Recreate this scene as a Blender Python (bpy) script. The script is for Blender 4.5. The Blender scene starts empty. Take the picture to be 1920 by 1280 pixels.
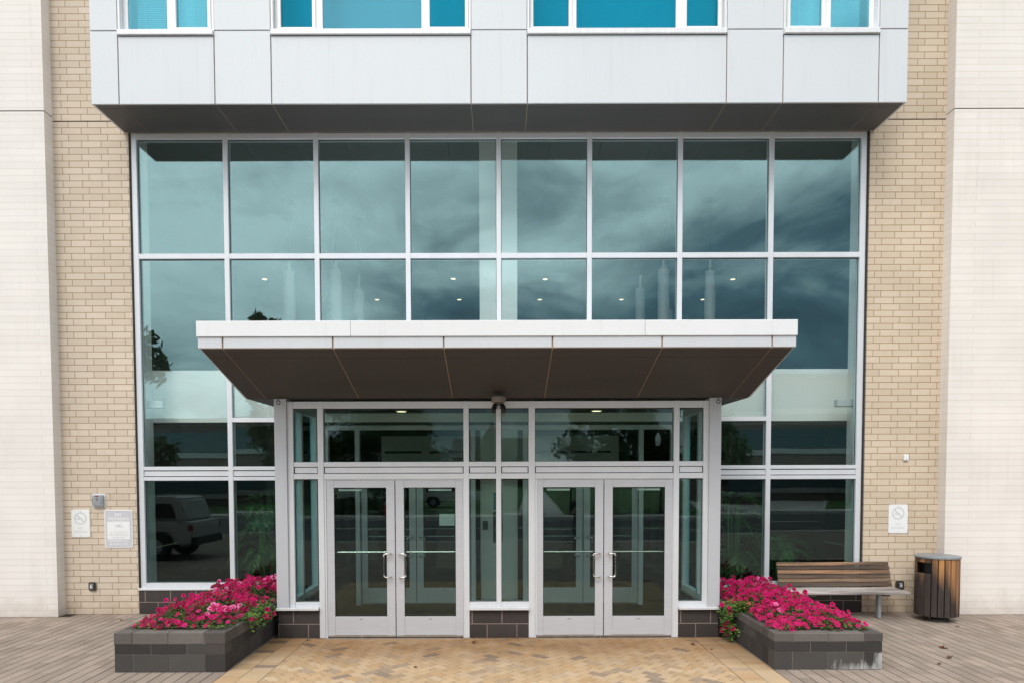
import bpy, bmesh, math, random
from mathutils import Vector, Matrix, noise as mnoise
random.seed(7)
sc = bpy.context.scene
C = sc.collection
R = math.radians
ORIG = {}

# ------------------------------------------------------------------ mesh builder
class MB:
    def __init__(s):
        s.v = []; s.f = []; s.m = []
    def add(s, vs, fs, mi=0):
        o = len(s.v)
        s.v += [tuple(v) for v in vs]
        for f in fs:
            s.f.append([i + o for i in f]); s.m.append(mi)
    def box(s, x0, x1, y0, y1, z0, z1, mi=0):
        if x1 < x0: x0, x1 = x1, x0
        if y1 < y0: y0, y1 = y1, y0
        if z1 < z0: z0, z1 = z1, z0
        s.add([(x0,y0,z0),(x1,y0,z0),(x1,y1,z0),(x0,y1,z0),(x0,y0,z1),(x1,y0,z1),(x1,y1,z1),(x0,y1,z1)],
              [(0,3,2,1),(4,5,6,7),(0,1,5,4),(1,2,6,5),(2,3,7,6),(3,0,4,7)], mi)
    def prism(s, poly, axis, a0, a1, mi=0):
        """poly: 2-D outline; axis 'x': (y,z), 'y': (x,z), 'z': (x,y)"""
        def P(p, a):
            return {'x': (a, p[0], p[1]), 'y': (p[0], a, p[1]), 'z': (p[0], p[1], a)}[axis]
        n = len(poly)
        vs = [P(p, a0) for p in poly] + [P(p, a1) for p in poly]
        fs = [tuple(range(n))[::-1], tuple(range(n, 2*n))]
        fs += [(i, (i+1) % n, n + (i+1) % n, n + i) for i in range(n)]
        s.add(vs, fs, mi)
    def tube(s, pts, r, n=8, mi=0, caps=True):
        pts = [Vector(p) for p in pts]
        rs = r if isinstance(r, (list, tuple)) else [r]*len(pts)
        ref = Vector((0,0,1))
        rings = []
        for i, p in enumerate(pts):
            d = (pts[min(i+1, len(pts)-1)] - pts[max(i-1, 0)]).normalized()
            u = d.cross(ref)
            if u.length < 1e-3: u = d.cross(Vector((1,0,0)))
            u.normalize(); w = d.cross(u).normalized()
            if rings and False: pass
            rings.append([p + (u*math.cos(2*math.pi*k/n) + w*math.sin(2*math.pi*k/n))*rs[i] for k in range(n)])
        vs = [v for rg in rings for v in rg]; fs = []
        for i in range(len(pts)-1):
            for k in range(n):
                fs.append((i*n+k, i*n+(k+1) % n, (i+1)*n+(k+1) % n, (i+1)*n+k))
        if caps:
            fs.append(tuple(range(n))[::-1]); fs.append(tuple((len(pts)-1)*n+k for k in range(n)))
        s.add(vs, fs, mi)
    def lathe(s, prof, c=(0,0,0), n=24, mi=0, sx=1, sy=1):
        vs = []; fs = []
        for (r, z) in prof:
            for k in range(n):
                a = 2*math.pi*k/n
                vs.append((c[0]+r*math.cos(a)*sx, c[1]+r*math.sin(a)*sy, c[2]+z))
        m = len(prof)
        for i in range(m-1):
            for k in range(n):
                fs.append((i*n+k, i*n+(k+1) % n, (i+1)*n+(k+1) % n, (i+1)*n+k))
        fs.append(tuple(range(n))[::-1]); fs.append(tuple((m-1)*n+k for k in range(n)))
        s.add(vs, fs, mi)
    def build(s, name, mat, parent=None, org=None, bevel=0, smooth=False, seg=1):
        me = bpy.data.meshes.new(name)
        o3 = ORIG.get(parent.name, (0,0,0)) if parent else (org or (0,0,0))
        me.from_pydata([(v[0]-o3[0], v[1]-o3[1], v[2]-o3[2]) for v in s.v], [], s.f)
        mats = mat if isinstance(mat, (list, tuple)) else [mat]
        for m in mats: me.materials.append(m)
        me.polygons.foreach_set('material_index', s.m)
        me.update()
        bm = bmesh.new(); bm.from_mesh(me)
        bmesh.ops.recalc_face_normals(bm, faces=bm.faces[:])
        if bevel:
            es = [e for e in bm.edges if len(e.link_faces) == 2 and e.calc_face_angle(0) > R(35)]
            bmesh.ops.bevel(bm, geom=es, offset=bevel, segments=seg, affect='EDGES', clamp_overlap=True)
        bm.to_mesh(me); bm.free()
        if smooth:
            me.polygons.foreach_set('use_smooth', [True]*len(me.polygons))
            try: me.set_sharp_from_angle(angle=R(40))
            except Exception: pass
        ob = bpy.data.objects.new(name, me); C.objects.link(ob)
        if parent:
            ob.parent = parent; ORIG[ob.name] = o3
        else:
            ob.location = o3; ORIG[ob.name] = o3
        return ob

def tag(o, label=None, cat=None, group=None, kind=None):
    if label: o['label'] = label
    if cat: o['category'] = cat
    if group: o['group'] = group
    if kind: o['kind'] = kind
    return o
def thing(name, label, cat, loc=(0,0,0), group=None):
    o = bpy.data.objects.new(name, None); C.objects.link(o)
    o.empty_display_size = .1
    o.location = loc; ORIG[o.name] = tuple(loc)
    return tag(o, label, cat, group)
def copy_tree(o, loc=None, parent=None):
    c = o.copy(); C.objects.link(c)
    if parent: c.parent = parent
    if loc is not None: c.location = loc
    ORIG[c.name] = tuple(c.location) if parent is None else ORIG.get(parent.name, (0,0,0))
    for ch in list(o.children): copy_tree(ch, None, c)
    return c

# ------------------------------------------------------------------ materials
def newmat(name):
    m = bpy.data.materials.new(name); m.use_nodes = True
    nt = m.node_tree; nt.nodes.clear()
    out = nt.nodes.new('ShaderNodeOutputMaterial')
    return m, nt, out
def N(nt, t, **kw):
    n = nt.nodes.new(t)
    for k, v in kw.items():
        if k.startswith('i_'):
            n.inputs[k[2:].replace('_', ' ')].default_value = v
        else: setattr(n, k, v)
    return n
def L(nt, a, b): nt.links.new(a, b)
def ramp(nt, fac, stops):
    r = nt.nodes.new('ShaderNodeValToRGB')
    e = r.color_ramp.elements
    while len(e) < len(stops): e.new(.5)
    for i, (p, c) in enumerate(stops):
        e[i].position = p; e[i].color = (c[0], c[1], c[2], 1) if isinstance(c, (tuple, list)) else (c, c, c, 1)
    if fac is not None: L(nt, fac, r.inputs[0])
    return r
def mixc(nt, f, a, b, mode='MIX'):
    m = nt.nodes.new('ShaderNodeMix'); m.data_type = 'RGBA'; m.blend_type = mode
    for s, v in ((m.inputs[0], f), (m.inputs[6], a), (m.inputs[7], b)):
        if hasattr(v, 'is_linked') or hasattr(v, 'links'): L(nt, v, s)
        elif isinstance(v, (int, float)): s.default_value = v if s.type == 'VALUE' else (v, v, v, 1)
        else: s.default_value = (v[0], v[1], v[2], 1)
    return m.outputs[2]
def math_(nt, op, a, b=0.0, c=None, clamp=False):
    m = nt.nodes.new('ShaderNodeMath'); m.operation = op; m.use_clamp = clamp
    for i, v in enumerate((a, b) if c is None else (a, b, c)):
        if hasattr(v, 'links'): L(nt, v, m.inputs[i])
        else: m.inputs[i].default_value = v
    return m.outputs[0]
def coords(nt, kind='Object', scale=(1,1,1)):
    tc = nt.nodes.new('ShaderNodeTexCoord'); mp = nt.nodes.new('ShaderNodeMapping')
    mp.inputs['Scale'].default_value = scale
    L(nt, tc.outputs[kind], mp.inputs[0]); return mp.outputs[0]
def noise(nt, vec, scale, detail=4, rough=.55, dist=0.0):
    n = nt.nodes.new('ShaderNodeTexNoise')
    n.inputs['Scale'].default_value = scale; n.inputs['Detail'].default_value = detail
    n.inputs['Roughness'].default_value = rough; n.inputs['Distortion'].default_value = dist
    if vec is not None: L(nt, vec, n.inputs['Vector'])
    return n.outputs['Fac']
def bump(nt, h, strength=.3, dist=.01):
    b = nt.nodes.new('ShaderNodeBump'); b.inputs['Strength'].default_value = strength; b.inputs['Distance'].default_value = dist
    L(nt, h, b.inputs['Height']); return b.outputs[0]
def pbsdf(nt, out, color, rough=.5, metal=0.0, nrm=None, spec=.5):
    p = nt.nodes.new('ShaderNodeBsdfPrincipled')
    if hasattr(color, 'links'): L(nt, color, p.inputs['Base Color'])
    else: p.inputs['Base Color'].default_value = (*color, 1)
    if hasattr(rough, 'links'): L(nt, rough, p.inputs['Roughness'])
    else: p.inputs['Roughness'].default_value = rough
    p.inputs['Metallic'].default_value = metal
    p.inputs['Specular IOR Level'].default_value = spec
    if nrm: L(nt, nrm, p.inputs['Normal'])
    L(nt, p.outputs[0], out.inputs[0]); return p
def plain(name, col, rough=.5, metal=0.0, var=.12, scale=6, stretch=(1,1,1), bumps=0, fine=60, spec=.5, strk=0):
    m, nt, out = newmat(name)
    v = coords(nt, 'Object', stretch)
    n = noise(nt, v, scale, 5); n2 = noise(nt, v, fine, 2)
    s = math_(nt, 'ADD', math_(nt, 'MULTIPLY', n, .7), math_(nt, 'MULTIPLY', n2, .3))
    lo = tuple(c*(1-var) for c in col); hi = tuple(min(1, c*(1+var)) for c in col)
    r = ramp(nt, s, [(.3, lo), (.7, hi)])
    rr = math_(nt, 'ADD', rough - .08, math_(nt, 'MULTIPLY', n, .16), clamp=True)
    c_ = streaks(nt, r.outputs[0], strk) if strk else r.outputs[0]
    pbsdf(nt, out, c_, rr, metal, bump(nt, n2, bumps, .004) if bumps else None, spec)
    return m
def streaks(nt, col, amt, dark=(.42,.41,.40)):
    n = noise(nt, coords(nt, 'Object', (9, 9, .35)), 1.6, 6, .62); m_ = noise(nt, coords(nt, 'Object', (1.3, 1.3, .8)), 1, 2)
    f = math_(nt, 'MULTIPLY', ramp(nt, n, [(.52, 0.0), (.78, 1.0)]).outputs[0], ramp(nt, m_, [(.4, 0.0), (.65, 1.0)]).outputs[0])
    return mixc(nt, math_(nt, 'MULTIPLY', f, amt), col, dark)
def brickmat(name, c1, c2, mortar, bw, bh, ms=.006, offset=.35, var=.1, rough=.85, grain=.5, patch=0.0, zoff=0.0, uoff=0.0, blotch=(.55, 1.0), soil=.35):
    m, nt, out = newmat(name)
    tc = nt.nodes.new('ShaderNodeTexCoord'); sp = nt.nodes.new('ShaderNodeSeparateXYZ'); L(nt, tc.outputs['Object'], sp.inputs[0])
    cb = nt.nodes.new('ShaderNodeCombineXYZ')
    L(nt, math_(nt, 'ADD', math_(nt, 'ADD', sp.outputs[0], sp.outputs[1]), uoff), cb.inputs[0])
    L(nt, math_(nt, 'ADD', sp.outputs[2], zoff), cb.inputs[1])
    # small wobble keeps the joints from being ruler straight
    wob = nt.nodes.new('ShaderNodeTexNoise'); wob.inputs['Scale'].default_value = 9; L(nt, cb.outputs[0], wob.inputs['Vector'])
    va = nt.nodes.new('ShaderNodeVectorMath'); va.operation = 'MULTIPLY_ADD'
    L(nt, wob.outputs['Color'], va.inputs[0]); va.inputs[1].default_value = (.004, .004, 0); L(nt, cb.outputs[0], va.inputs[2])
    b = nt.nodes.new('ShaderNodeTexBrick'); b.offset = offset; b.offset_frequency = 2; b.squash = 1
    L(nt, va.outputs[0], b.inputs['Vector'])
    b.inputs['Color1'].default_value = (*c1, 1); b.inputs['Color2'].default_value = (*c2, 1); b.inputs['Mortar'].default_value = (*mortar, 1)
    b.inputs['Scale'].default_value = 1; b.inputs['Mortar Size'].default_value = ms; b.inputs['Mortar Smooth'].default_value = .25
    b.inputs['Bias'].default_value = 0; b.inputs['Brick Width'].default_value = bw; b.inputs['Row Height'].default_value = bh
    g = noise(nt, cb.outputs[0], 130, 3, .7); big = noise(nt, cb.outputs[0], 1.1, 4)
    col = mixc(nt, grain*.35, b.outputs['Color'], ramp(nt, g, [(.3, .25), (.7, .95)]).outputs[0], 'OVERLAY')
    col = mixc(nt, var, col, ramp(nt, big, [(.3, blotch[0]), (.7, blotch[1])]).outputs[0], 'MULTIPLY')
    foot = nt.nodes.new('ShaderNodeMapRange'); L(nt, math_(nt, 'ADD', sp.outputs[2], math_(nt, 'MULTIPLY', noise(nt, cb.outputs[0], 4.5, 5, .65), -.7)), foot.inputs[0]); foot.inputs[1].default_value = .02; foot.inputs[2].default_value = -.40
    col = mixc(nt, math_(nt, 'MULTIPLY', foot.outputs[0], .55), col, mixc(nt, 1.0, col, (.60,.54,.48), 'MULTIPLY'))
    col = streaks(nt, col, soil, tuple(x*.72 for x in c1))
    h = math_(nt, 'SUBTRACT', math_(nt, 'MULTIPLY', g, .25), b.outputs['Fac'])
    pbsdf(nt, out, col, rough, 0, bump(nt, h, .5, .006), .3)
    return m
def islandmat(name, stops, rough=.85, grain=(160, .5), big=.2, bstr=.35, spec=.3, stain=None):
    """colour picked per loose piece (paver, block, leaf)"""
    m, nt, out = newmat(name)
    geo = nt.nodes.new('ShaderNodeNewGeometry')
    r = ramp(nt, geo.outputs['Random Per Island'], stops)
    v = coords(nt)
    g = noise(nt, v, grain[0], 3, .7); bg = noise(nt, v, 1.6, 4)
    col = mixc(nt, grain[1]*.4, r.outputs[0], ramp(nt, g, [(.3, .2), (.7, .95)]).outputs[0], 'OVERLAY')
    col = mixc(nt, big, col, ramp(nt, bg, [(.3, .45), (.7, 1.0)]).outputs[0], 'MULTIPLY')
    if stain: col = stain(nt, v, col)
    pbsdf(nt, out, col, rough, 0, bump(nt, g, bstr, .004), spec)
    return m
def glassmat(name, tint, refl=.2, rcol=(1,1,1), dirt=.02, wave=.02, blend=.12, rough=0.0):
    m, nt, out = newmat(name)
    v = coords(nt)
    tr = nt.nodes.new('ShaderNodeBsdfTransparent'); tr.inputs[0].default_value = (*tint, 1)
    gl = nt.nodes.new('ShaderNodeBsdfGlossy'); gl.inputs['Roughness'].default_value = rough; gl.inputs['Color'].default_value = (*rcol, 1)
    L(nt, bump(nt, noise(nt, v, .9, 1), wave, .05), gl.inputs['Normal'])
    lw = nt.nodes.new('ShaderNodeLayerWeight'); lw.inputs[0].default_value = blend
    f = math_(nt, 'ADD', math_(nt, 'MULTIPLY', lw.outputs['Fresnel'], 1-refl), refl, clamp=True)
    mx = nt.nodes.new('ShaderNodeMixShader'); L(nt, f, mx.inputs[0]); L(nt, tr.outputs[0], mx.inputs[1]); L(nt, gl.outputs[0], mx.inputs[2])
    df = nt.nodes.new('ShaderNodeBsdfDiffuse'); df.inputs[0].default_value = (.75,.78,.75,1)
    vs = coords(nt, 'Object', (14, 14, 1.2))
    d = math_(nt, 'MULTIPLY', ramp(nt, noise(nt, vs, 1.5, 5, .65), [(.4, 0.15), (.75, 1)]).outputs[0], dirt)
    m2 = nt.nodes.new('ShaderNodeMixShader'); L(nt, d, m2.inputs[0]); L(nt, mx.outputs[0], m2.inputs[1]); L(nt, df.outputs[0], m2.inputs[2])
    L(nt, m2.outputs[0], out.inputs[0]); return m
def emit(name, col, s):
    m, nt, out = newmat(name)
    e = nt.nodes.new('ShaderNodeEmission'); e.inputs[0].default_value = (*col, 1); e.inputs[1].default_value = s
    L(nt, e.outputs[0], out.inputs[0]); return m
def woodmat(name, axis, base):
    """weathered timber: colour per board, grain along axis, dark water stains"""
    m, nt, out = newmat(name)
    sc_ = [28, 28, 28]; sc_['xyz'.index(axis)] = 1.6
    v = coords(nt, 'Object', tuple(sc_)); v1 = coords(nt)
    geo = nt.nodes.new('ShaderNodeNewGeometry')
    wv = nt.nodes.new('ShaderNodeVectorMath'); wv.operation = 'ADD'
    cb = nt.nodes.new('ShaderNodeCombineXYZ')
    for i in range(3): L(nt, math_(nt, 'MULTIPLY', geo.outputs['Random Per Island'], 37.0+i*11), cb.inputs[i])
    L(nt, v, wv.inputs[0]); L(nt, cb.outputs[0], wv.inputs[1])
    g = noise(nt, wv.outputs[0], 1.0, 5, .65, .4)
    col = ramp(nt, geo.outputs['Random Per Island'], base).outputs[0]
    col = mixc(nt, .75, col, ramp(nt, g, [(.32, .25), (.5, .8), (.7, 1.0)]).outputs[0], 'MULTIPLY')
    st = noise(nt, wv.outputs[0], .22, 4, .6)
    col = mixc(nt, ramp(nt, st, [(.40, 0.0), (.60, .88)]).outputs[0], col, (.05, .038, .032))
    pbsdf(nt, out, col, .6, 0, bump(nt, g, .35, .003), .3)
    return m, nt

M = {}
M['alu'] = plain('clear_aluminium', (.69,.71,.75), .42, .15, .05, 3, (1,1,.4))
M['alu_door'] = plain('brushed_door_aluminium', (.57,.585,.63), .38, .2, .06, 4, (1,1,20))
M['column'] = plain('silver_column_panel', (.53,.545,.585), .45, .1, .03, 2, (1,1,.3))
M['panel'] = plain('silver_white_panel', (.625,.65,.685), .45, .05, .03, 1.2, (1,1,.35), spec=.35, strk=.30)
M['fascia'] = plain('white_coping', (.77,.78,.80), .45, .0, .02, 1.5, strk=.22)
M['soffit'] = plain('bronze_grey_soffit', (.078,.071,.070), .55, .0, .07, 1.5)
M['canopy_soffit'] = plain('brown_canopy_soffit', (.060,.050,.046), .55, .0, .07, 1.5)
M['joint'] = plain('tan_joint_sealant', (.42,.31,.22), .9, 0, .15, 8)
M['dark'] = plain('dark_gasket', (.02,.02,.022), .7, 0, .2, 8)
M['white_frame'] = plain('white_window_frame', (.84,.84,.84), .4, 0, .03, 4)
M['sill'] = plain('sill_metal', (.72,.73,.75), .4, .1, .08, 5, (6,1,1))
M['brick'] = brickmat('tan_brick', (.62,.515,.41), (.69,.585,.475), (.36,.26,.165), .305, .1016, .006, .34, .25, zoff=.0)
M['brick_r'] = brickmat('ochre_brick', (.62,.505,.385), (.69,.57,.445), (.37,.255,.14), .305, .1016, .006, .34, .25, uoff=.11)
M['pier'] = brickmat('cream_brick', (.80,.76,.725), (.835,.795,.76), (.70,.645,.595), 2.44, .1016, .0032, .34, .2, grain=.25)
M['pier_r'] = brickmat('pale_cream_brick', (.81,.76,.715), (.845,.795,.75), (.70,.635,.57), 2.44, .1016, .0032, .34, .2, grain=.25, uoff=.2)
M['base'] = brickmat('dark_base_block', (.052,.044,.043), (.066,.056,.054), (.30,.235,.21), .406, .194, .006, .5, .4, rough=.75, grain=.8)
M['glass'] = glassmat('curtain_glass', (.975,1.0,.99), .138, (.62,.95,.985), .010, .014)
M['glass_low'] = glassmat('dark_door_glass', (.84,.925,.90), .034, (.80,.97,1.0), .001, .014)
M['glass_in'] = glassmat('clear_inner_glass', (.93,.97,.955), .012, (.9,1,1), .001, .01)
M['glass_blue'] = glassmat('blue_window_glass', (.24,.71,.80), .17, (.03,.37,.52), .006, .01)
M['glass_mid'] = glassmat('mid_blue_window_glass', (.46,.79,.86), .16, (.25,.50,.60), .006, .01)
M['glass_pale'] = glassmat('pale_blue_window_glass', (.66,.93,.97), .15, (.30,.75,.92), .006, .01)
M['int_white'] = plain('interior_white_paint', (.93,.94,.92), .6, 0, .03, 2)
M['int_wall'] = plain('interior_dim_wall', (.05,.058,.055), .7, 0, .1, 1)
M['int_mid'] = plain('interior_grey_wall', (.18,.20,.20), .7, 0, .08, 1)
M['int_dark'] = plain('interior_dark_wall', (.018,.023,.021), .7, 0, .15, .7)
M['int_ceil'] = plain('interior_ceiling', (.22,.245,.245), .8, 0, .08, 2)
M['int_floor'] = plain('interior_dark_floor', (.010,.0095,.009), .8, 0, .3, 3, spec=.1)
M['steel'] = plain('brushed_steel', (.62,.61,.59), .25, .9, .06, 10)
M['chrome_dark'] = plain('dark_bronze_metal', (.10,.09,.08), .4, .5, .1, 10)
M['black'] = plain('black_plastic', (.012,.012,.013), .35, 0, .2, 10)
M['lamp_glass'] = plain('frosted_lamp_glass', (.93,.95,.94), .3, 0, .03, 5)
M['downlight'] = emit('warm_downlight', (1.0,.83,.52), 3.0)
M['white_paint'] = plain('white_sign_paint', (.83,.84,.845), .35, 0, .02, 6)
M['grey_paint'] = plain('faded_grey_ink', (.57,.565,.60), .5, 0, .04, 9)
M['faint_ink'] = plain('very_faded_ink', (.60,.61,.62), .5, 0, .05, 9)
M['red'] = plain('red_label', (.35,.02,.03), .4)
M['galv'] = plain('galvanised_steel', (.40,.42,.45), .4, .5, .15, 15)

# grey pavers / golden pavers
M['paver_grey'] = islandmat('grey_pavers', [(0, (.25,.20,.163)), (.35, (.285,.23,.19)), (.7, (.31,.253,.21)), (1, (.345,.275,.228))], .9, (75,1.1), .3)
def gold_stain_shade(nt, v, col):
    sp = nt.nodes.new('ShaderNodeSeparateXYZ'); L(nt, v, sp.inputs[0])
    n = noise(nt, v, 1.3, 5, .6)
    # brown damp staining near the doors, with some canopy shade painted in
    damp_shade = nt.nodes.new('ShaderNodeMapRange'); damp_shade.clamp = True; L(nt, math_(nt, 'ADD', sp.outputs[1], math_(nt, 'MULTIPLY', n, .9)), damp_shade.inputs[0])
    damp_shade.inputs[1].default_value = -2.55; damp_shade.inputs[2].default_value = -1.75
    f = math_(nt, 'MULTIPLY', damp_shade.outputs[0], math_(nt, 'ADD', .55, math_(nt, 'MULTIPLY', n, .6)), clamp=True)
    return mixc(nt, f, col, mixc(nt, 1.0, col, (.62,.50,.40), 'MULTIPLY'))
M['paver_gold'] = islandmat('golden_pavers', [(0, (0.261,0.200,0.152)), (.05, (0.348,0.261,0.187)), (.10, (0.452,0.313,0.183)), (.4, (0.539,0.383,0.231)), (.6, (0.505,0.374,0.248)), (.8, (0.470,0.304,0.161)), (.92, (0.557,0.418,0.278)), (1, (0.383,0.287,0.200))], .85, (85,.8), .25, stain=gold_stain_shade)
M['sand_joint'] = plain('dark_joint_sand', (.035,.023,.015), .95, 0, .3, 40)
def efflo(nt, v, col):
    sp = nt.nodes.new('ShaderNodeSeparateXYZ'); L(nt, v, sp.inputs[0])
    vs = nt.nodes.new('ShaderNodeMapping'); vs.inputs['Scale'].default_value = (22, 22, 4); L(nt, v, vs.inputs[0])
    n = noise(nt, vs.outputs[0], 1, 4, .6)
    low = nt.nodes.new('ShaderNodeMapRange'); L(nt, sp.outputs[2], low.inputs[0]); low.inputs[1].default_value = .13; low.inputs[2].default_value = -.005
    rt = nt.nodes.new('ShaderNodeMapRange'); L(nt, sp.outputs[0], rt.inputs[0]); rt.inputs[1].default_value = -.05; rt.inputs[2].default_value = .28
    fr = nt.nodes.new('ShaderNodeMapRange'); L(nt, sp.outputs[0], fr.inputs[0]); fr.inputs[1].default_value = .50; fr.inputs[2].default_value = .58
    f = math_(nt, 'MULTIPLY', low.outputs[0], rt.outputs[0])
    top = nt.nodes.new('ShaderNodeMapRange'); L(nt, sp.outputs[2], top.inputs[0]); top.inputs[1].default_value = .205; top.inputs[2].default_value = .185
    f = math_(nt, 'MAXIMUM', f, math_(nt, 'MULTIPLY', math_(nt, 'MULTIPLY', fr.outputs[0], top.outputs[0]), .75))
    k = math_(nt, 'SUBTRACT', math_(nt, 'ADD', n, math_(nt, 'MULTIPLY', f, .55)), .62)
    k = math_(nt, 'MULTIPLY', math_(nt, 'MULTIPLY', k, 1.9, clamp=True), math_(nt, 'GREATER_THAN', f, .02))
    k = math_(nt, 'MULTIPLY', k, math_(nt, 'ADD', .35, math_(nt, 'MULTIPLY', noise(nt, v, 70, 3, .7), .9)))
    return mixc(nt, math_(nt, 'MINIMUM', k, .8, clamp=True), col, (.62,.62,.62))
blk = [(0, (.036,.032,.032)), (.4, (.046,.041,.040)), (.8, (.056,.050,.048)), (.93, (.08,.073,.068)), (1, (.115,.105,.097))]
M['block'] = islandmat('charcoal_block', blk, .8, (140,.8), .35)
M['block_stain'] = islandmat('charcoal_block_with_lime_stains', blk, .8, (140,.8), .35, stain=efflo)
M['cap'] = islandmat('grey_cap_block', [(0, (.075,.066,.062)), (.6, (.10,.088,.082)), (.9, (.13,.115,.105)), (1, (.19,.17,.155))], .85, (140,.8), .3)
M['mortar'] = plain('pale_mortar', (.20,.175,.16), .95, 0, .35, 14)
M['soil'] = plain('planter_soil', (.03,.022,.016), .95, 0, .4, 30, bumps=1)
def leafmat(name, stops, rough=.55):
    m, nt, out = newmat(name)
    geo = nt.nodes.new('ShaderNodeNewGeometry')
    r = ramp(nt, geo.outputs['Random Per Island'], stops)
    p = nt.nodes.new('ShaderNodeBsdfPrincipled'); L(nt, r.outputs[0], p.inputs['Base Color']); p.inputs['Roughness'].default_value = rough
    p.inputs['Specular IOR Level'].default_value = .3
    t = nt.nodes.new('ShaderNodeBsdfTranslucent'); L(nt, r.outputs[0], t.inputs[0])
    mx = nt.nodes.new('ShaderNodeMixShader'); mx.inputs[0].default_value = .3
    L(nt, p.outputs[0], mx.inputs[1]); L(nt, t.outputs[0], mx.inputs[2]); L(nt, mx.outputs[0], out.inputs[0]); return m
M['petunia_leaf'] = leafmat('petunia_leaves', [(0, (.05,.10,.02)), (.5, (.085,.17,.035)), (.85, (.14,.25,.05)), (1, (.22,.26,.05))])
M['yellow_leaf'] = leafmat('yellowing_leaves', [(0, (.25,.22,.04)), (.6, (.42,.32,.05)), (1, (.16,.18,.03))])
M['palm_leaf'] = leafmat('palm_leaflets', [(0, (.02,.075,.03)), (.6, (.045,.15,.05)), (1, (.12,.30,.08))])
M['tree_leaf'] = leafmat('tree_leaves', [(0, (.018,.04,.012)), (.6, (.035,.075,.02)), (1, (.06,.11,.03))])
M['bark'] = plain('bark', (.09,.07,.055), .9, 0, .3, 12, (1,1,.2), 1)
def petal(name, stops):
    m, nt, out = newmat(name)
    geo = nt.nodes.new('ShaderNodeNewGeometry'); oi = nt.nodes.new('ShaderNodeObjectInfo')
    s = math_(nt, 'FRACT', math_(nt, 'ADD', geo.outputs['Random Per Island'], math_(nt, 'MULTIPLY', oi.outputs['Random'], 7.3)))
    r = ramp(nt, s, stops)
    p = nt.nodes.new('ShaderNodeBsdfPrincipled'); L(nt, r.outputs[0], p.inputs['Base Color']); p.inputs['Roughness'].default_value = .6
    p.inputs['Specular IOR Level'].default_value = .25
    t = nt.nodes.new('ShaderNodeBsdfTranslucent'); L(nt, r.outputs[0], t.inputs[0])
    mx = nt.nodes.new('ShaderNodeMixShader'); mx.inputs[0].default_value = .3
    L(nt, p.outputs[0], mx.inputs[1]); L(nt, t.outputs[0], mx.inputs[2]); L(nt, mx.outputs[0], out.inputs[0]); return m
M['petal_magenta'] = petal('magenta_petal', [(0, (.44,.002,.07)), (.5, (.58,.004,.115)), (1, (.70,.010,.19))])
M['petal_crimson'] = petal('crimson_petal', [(0, (.17,.002,.028)), (.5, (.30,.003,.052)), (1, (.44,.004,.085))])
M['petal_pink'] = petal('pink_petal', [(0, (.85,.12,.36)), (.6, (.90,.18,.45)), (1, (.92,.38,.55))])
M['throat'] = plain('flower_throat', (.16,.004,.05), .6)
M['wood_bench'], _ = woodmat('weathered_bench_wood', 'x', [(0, (.26,.14,.085)), (.45, (.46,.255,.14)), (.75, (.66,.40,.22)), (1, (.30,.19,.13))])
M['wood_seat'], _ = woodmat('silvered_seat_wood', 'x', [(0, (.62,.55,.52)), (.5, (.70,.63,.60)), (1, (.74,.67,.63))])
M['leaf_brown'] = leafmat('dry_leaf', [(0, (.22,.09,.03)), (1, (.14,.06,.025))])

# bin timber: orange-brown upper parts, black water staining creeping up from the foot
def binwood():
    m, nt, out = newmat('stained_bin_timber')
    geo = nt.nodes.new('ShaderNodeNewGeometry')
    v = coords(nt, 'Object', (26,26,1.8)); v1 = coords(nt)
    cb = nt.nodes.new('ShaderNodeCombineXYZ')
    for i in range(3): L(nt, math_(nt, 'MULTIPLY', geo.outputs['Random Per Island'], 31.0+i*9), cb.inputs[i])
    wv = nt.nodes.new('ShaderNodeVectorMath'); L(nt, v, wv.inputs[0]); L(nt, cb.outputs[0], wv.inputs[1])
    g = noise(nt, wv.outputs[0], 1, 5, .65, .4)
    sp = nt.nodes.new('ShaderNodeSeparateXYZ'); L(nt, v1, sp.inputs[0])
    # boards on the sheltered right side stained less high
    rnd_ = math_(nt, 'FRACT', math_(nt, 'MULTIPLY', geo.outputs['Random Per Island'], 17.3))
    a = math_(nt, 'SUBTRACT', math_(nt, 'ADD', .30, math_(nt, 'MULTIPLY', rnd_, .40)), math_(nt, 'MULTIPLY', sp.outputs[0], 1.25))
    edge = math_(nt, 'ADD', math_(nt, 'MULTIPLY', math_(nt, 'SUBTRACT', noise(nt, wv.outputs[0], .5, 4), .5), .9), a)
    st = nt.nodes.new('ShaderNodeMapRange'); L(nt, math_(nt, 'SUBTRACT', sp.outputs[2], edge), st.inputs[0])
    st.inputs[1].default_value = -.10; st.inputs[2].default_value = .22
    col = ramp(nt, geo.outputs['Random Per Island'], [(0, (.30,.15,.08)), (.5, (.37,.19,.095)), (.8, (.56,.27,.09)), (1, (.30,.17,.105))]).outputs[0]
    col = mixc(nt, st.outputs[0], (.06,.046,.04), col)
    col = mixc(nt, .7, col, ramp(nt, g, [(.32, .3), (.52, .85), (.7, 1.0)]).outputs[0], 'MULTIPLY')
    pbsdf(nt, out, col, .65, 0, bump(nt, g, .4, .003), .3); return m
M['bin_wood'] = binwood()

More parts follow.
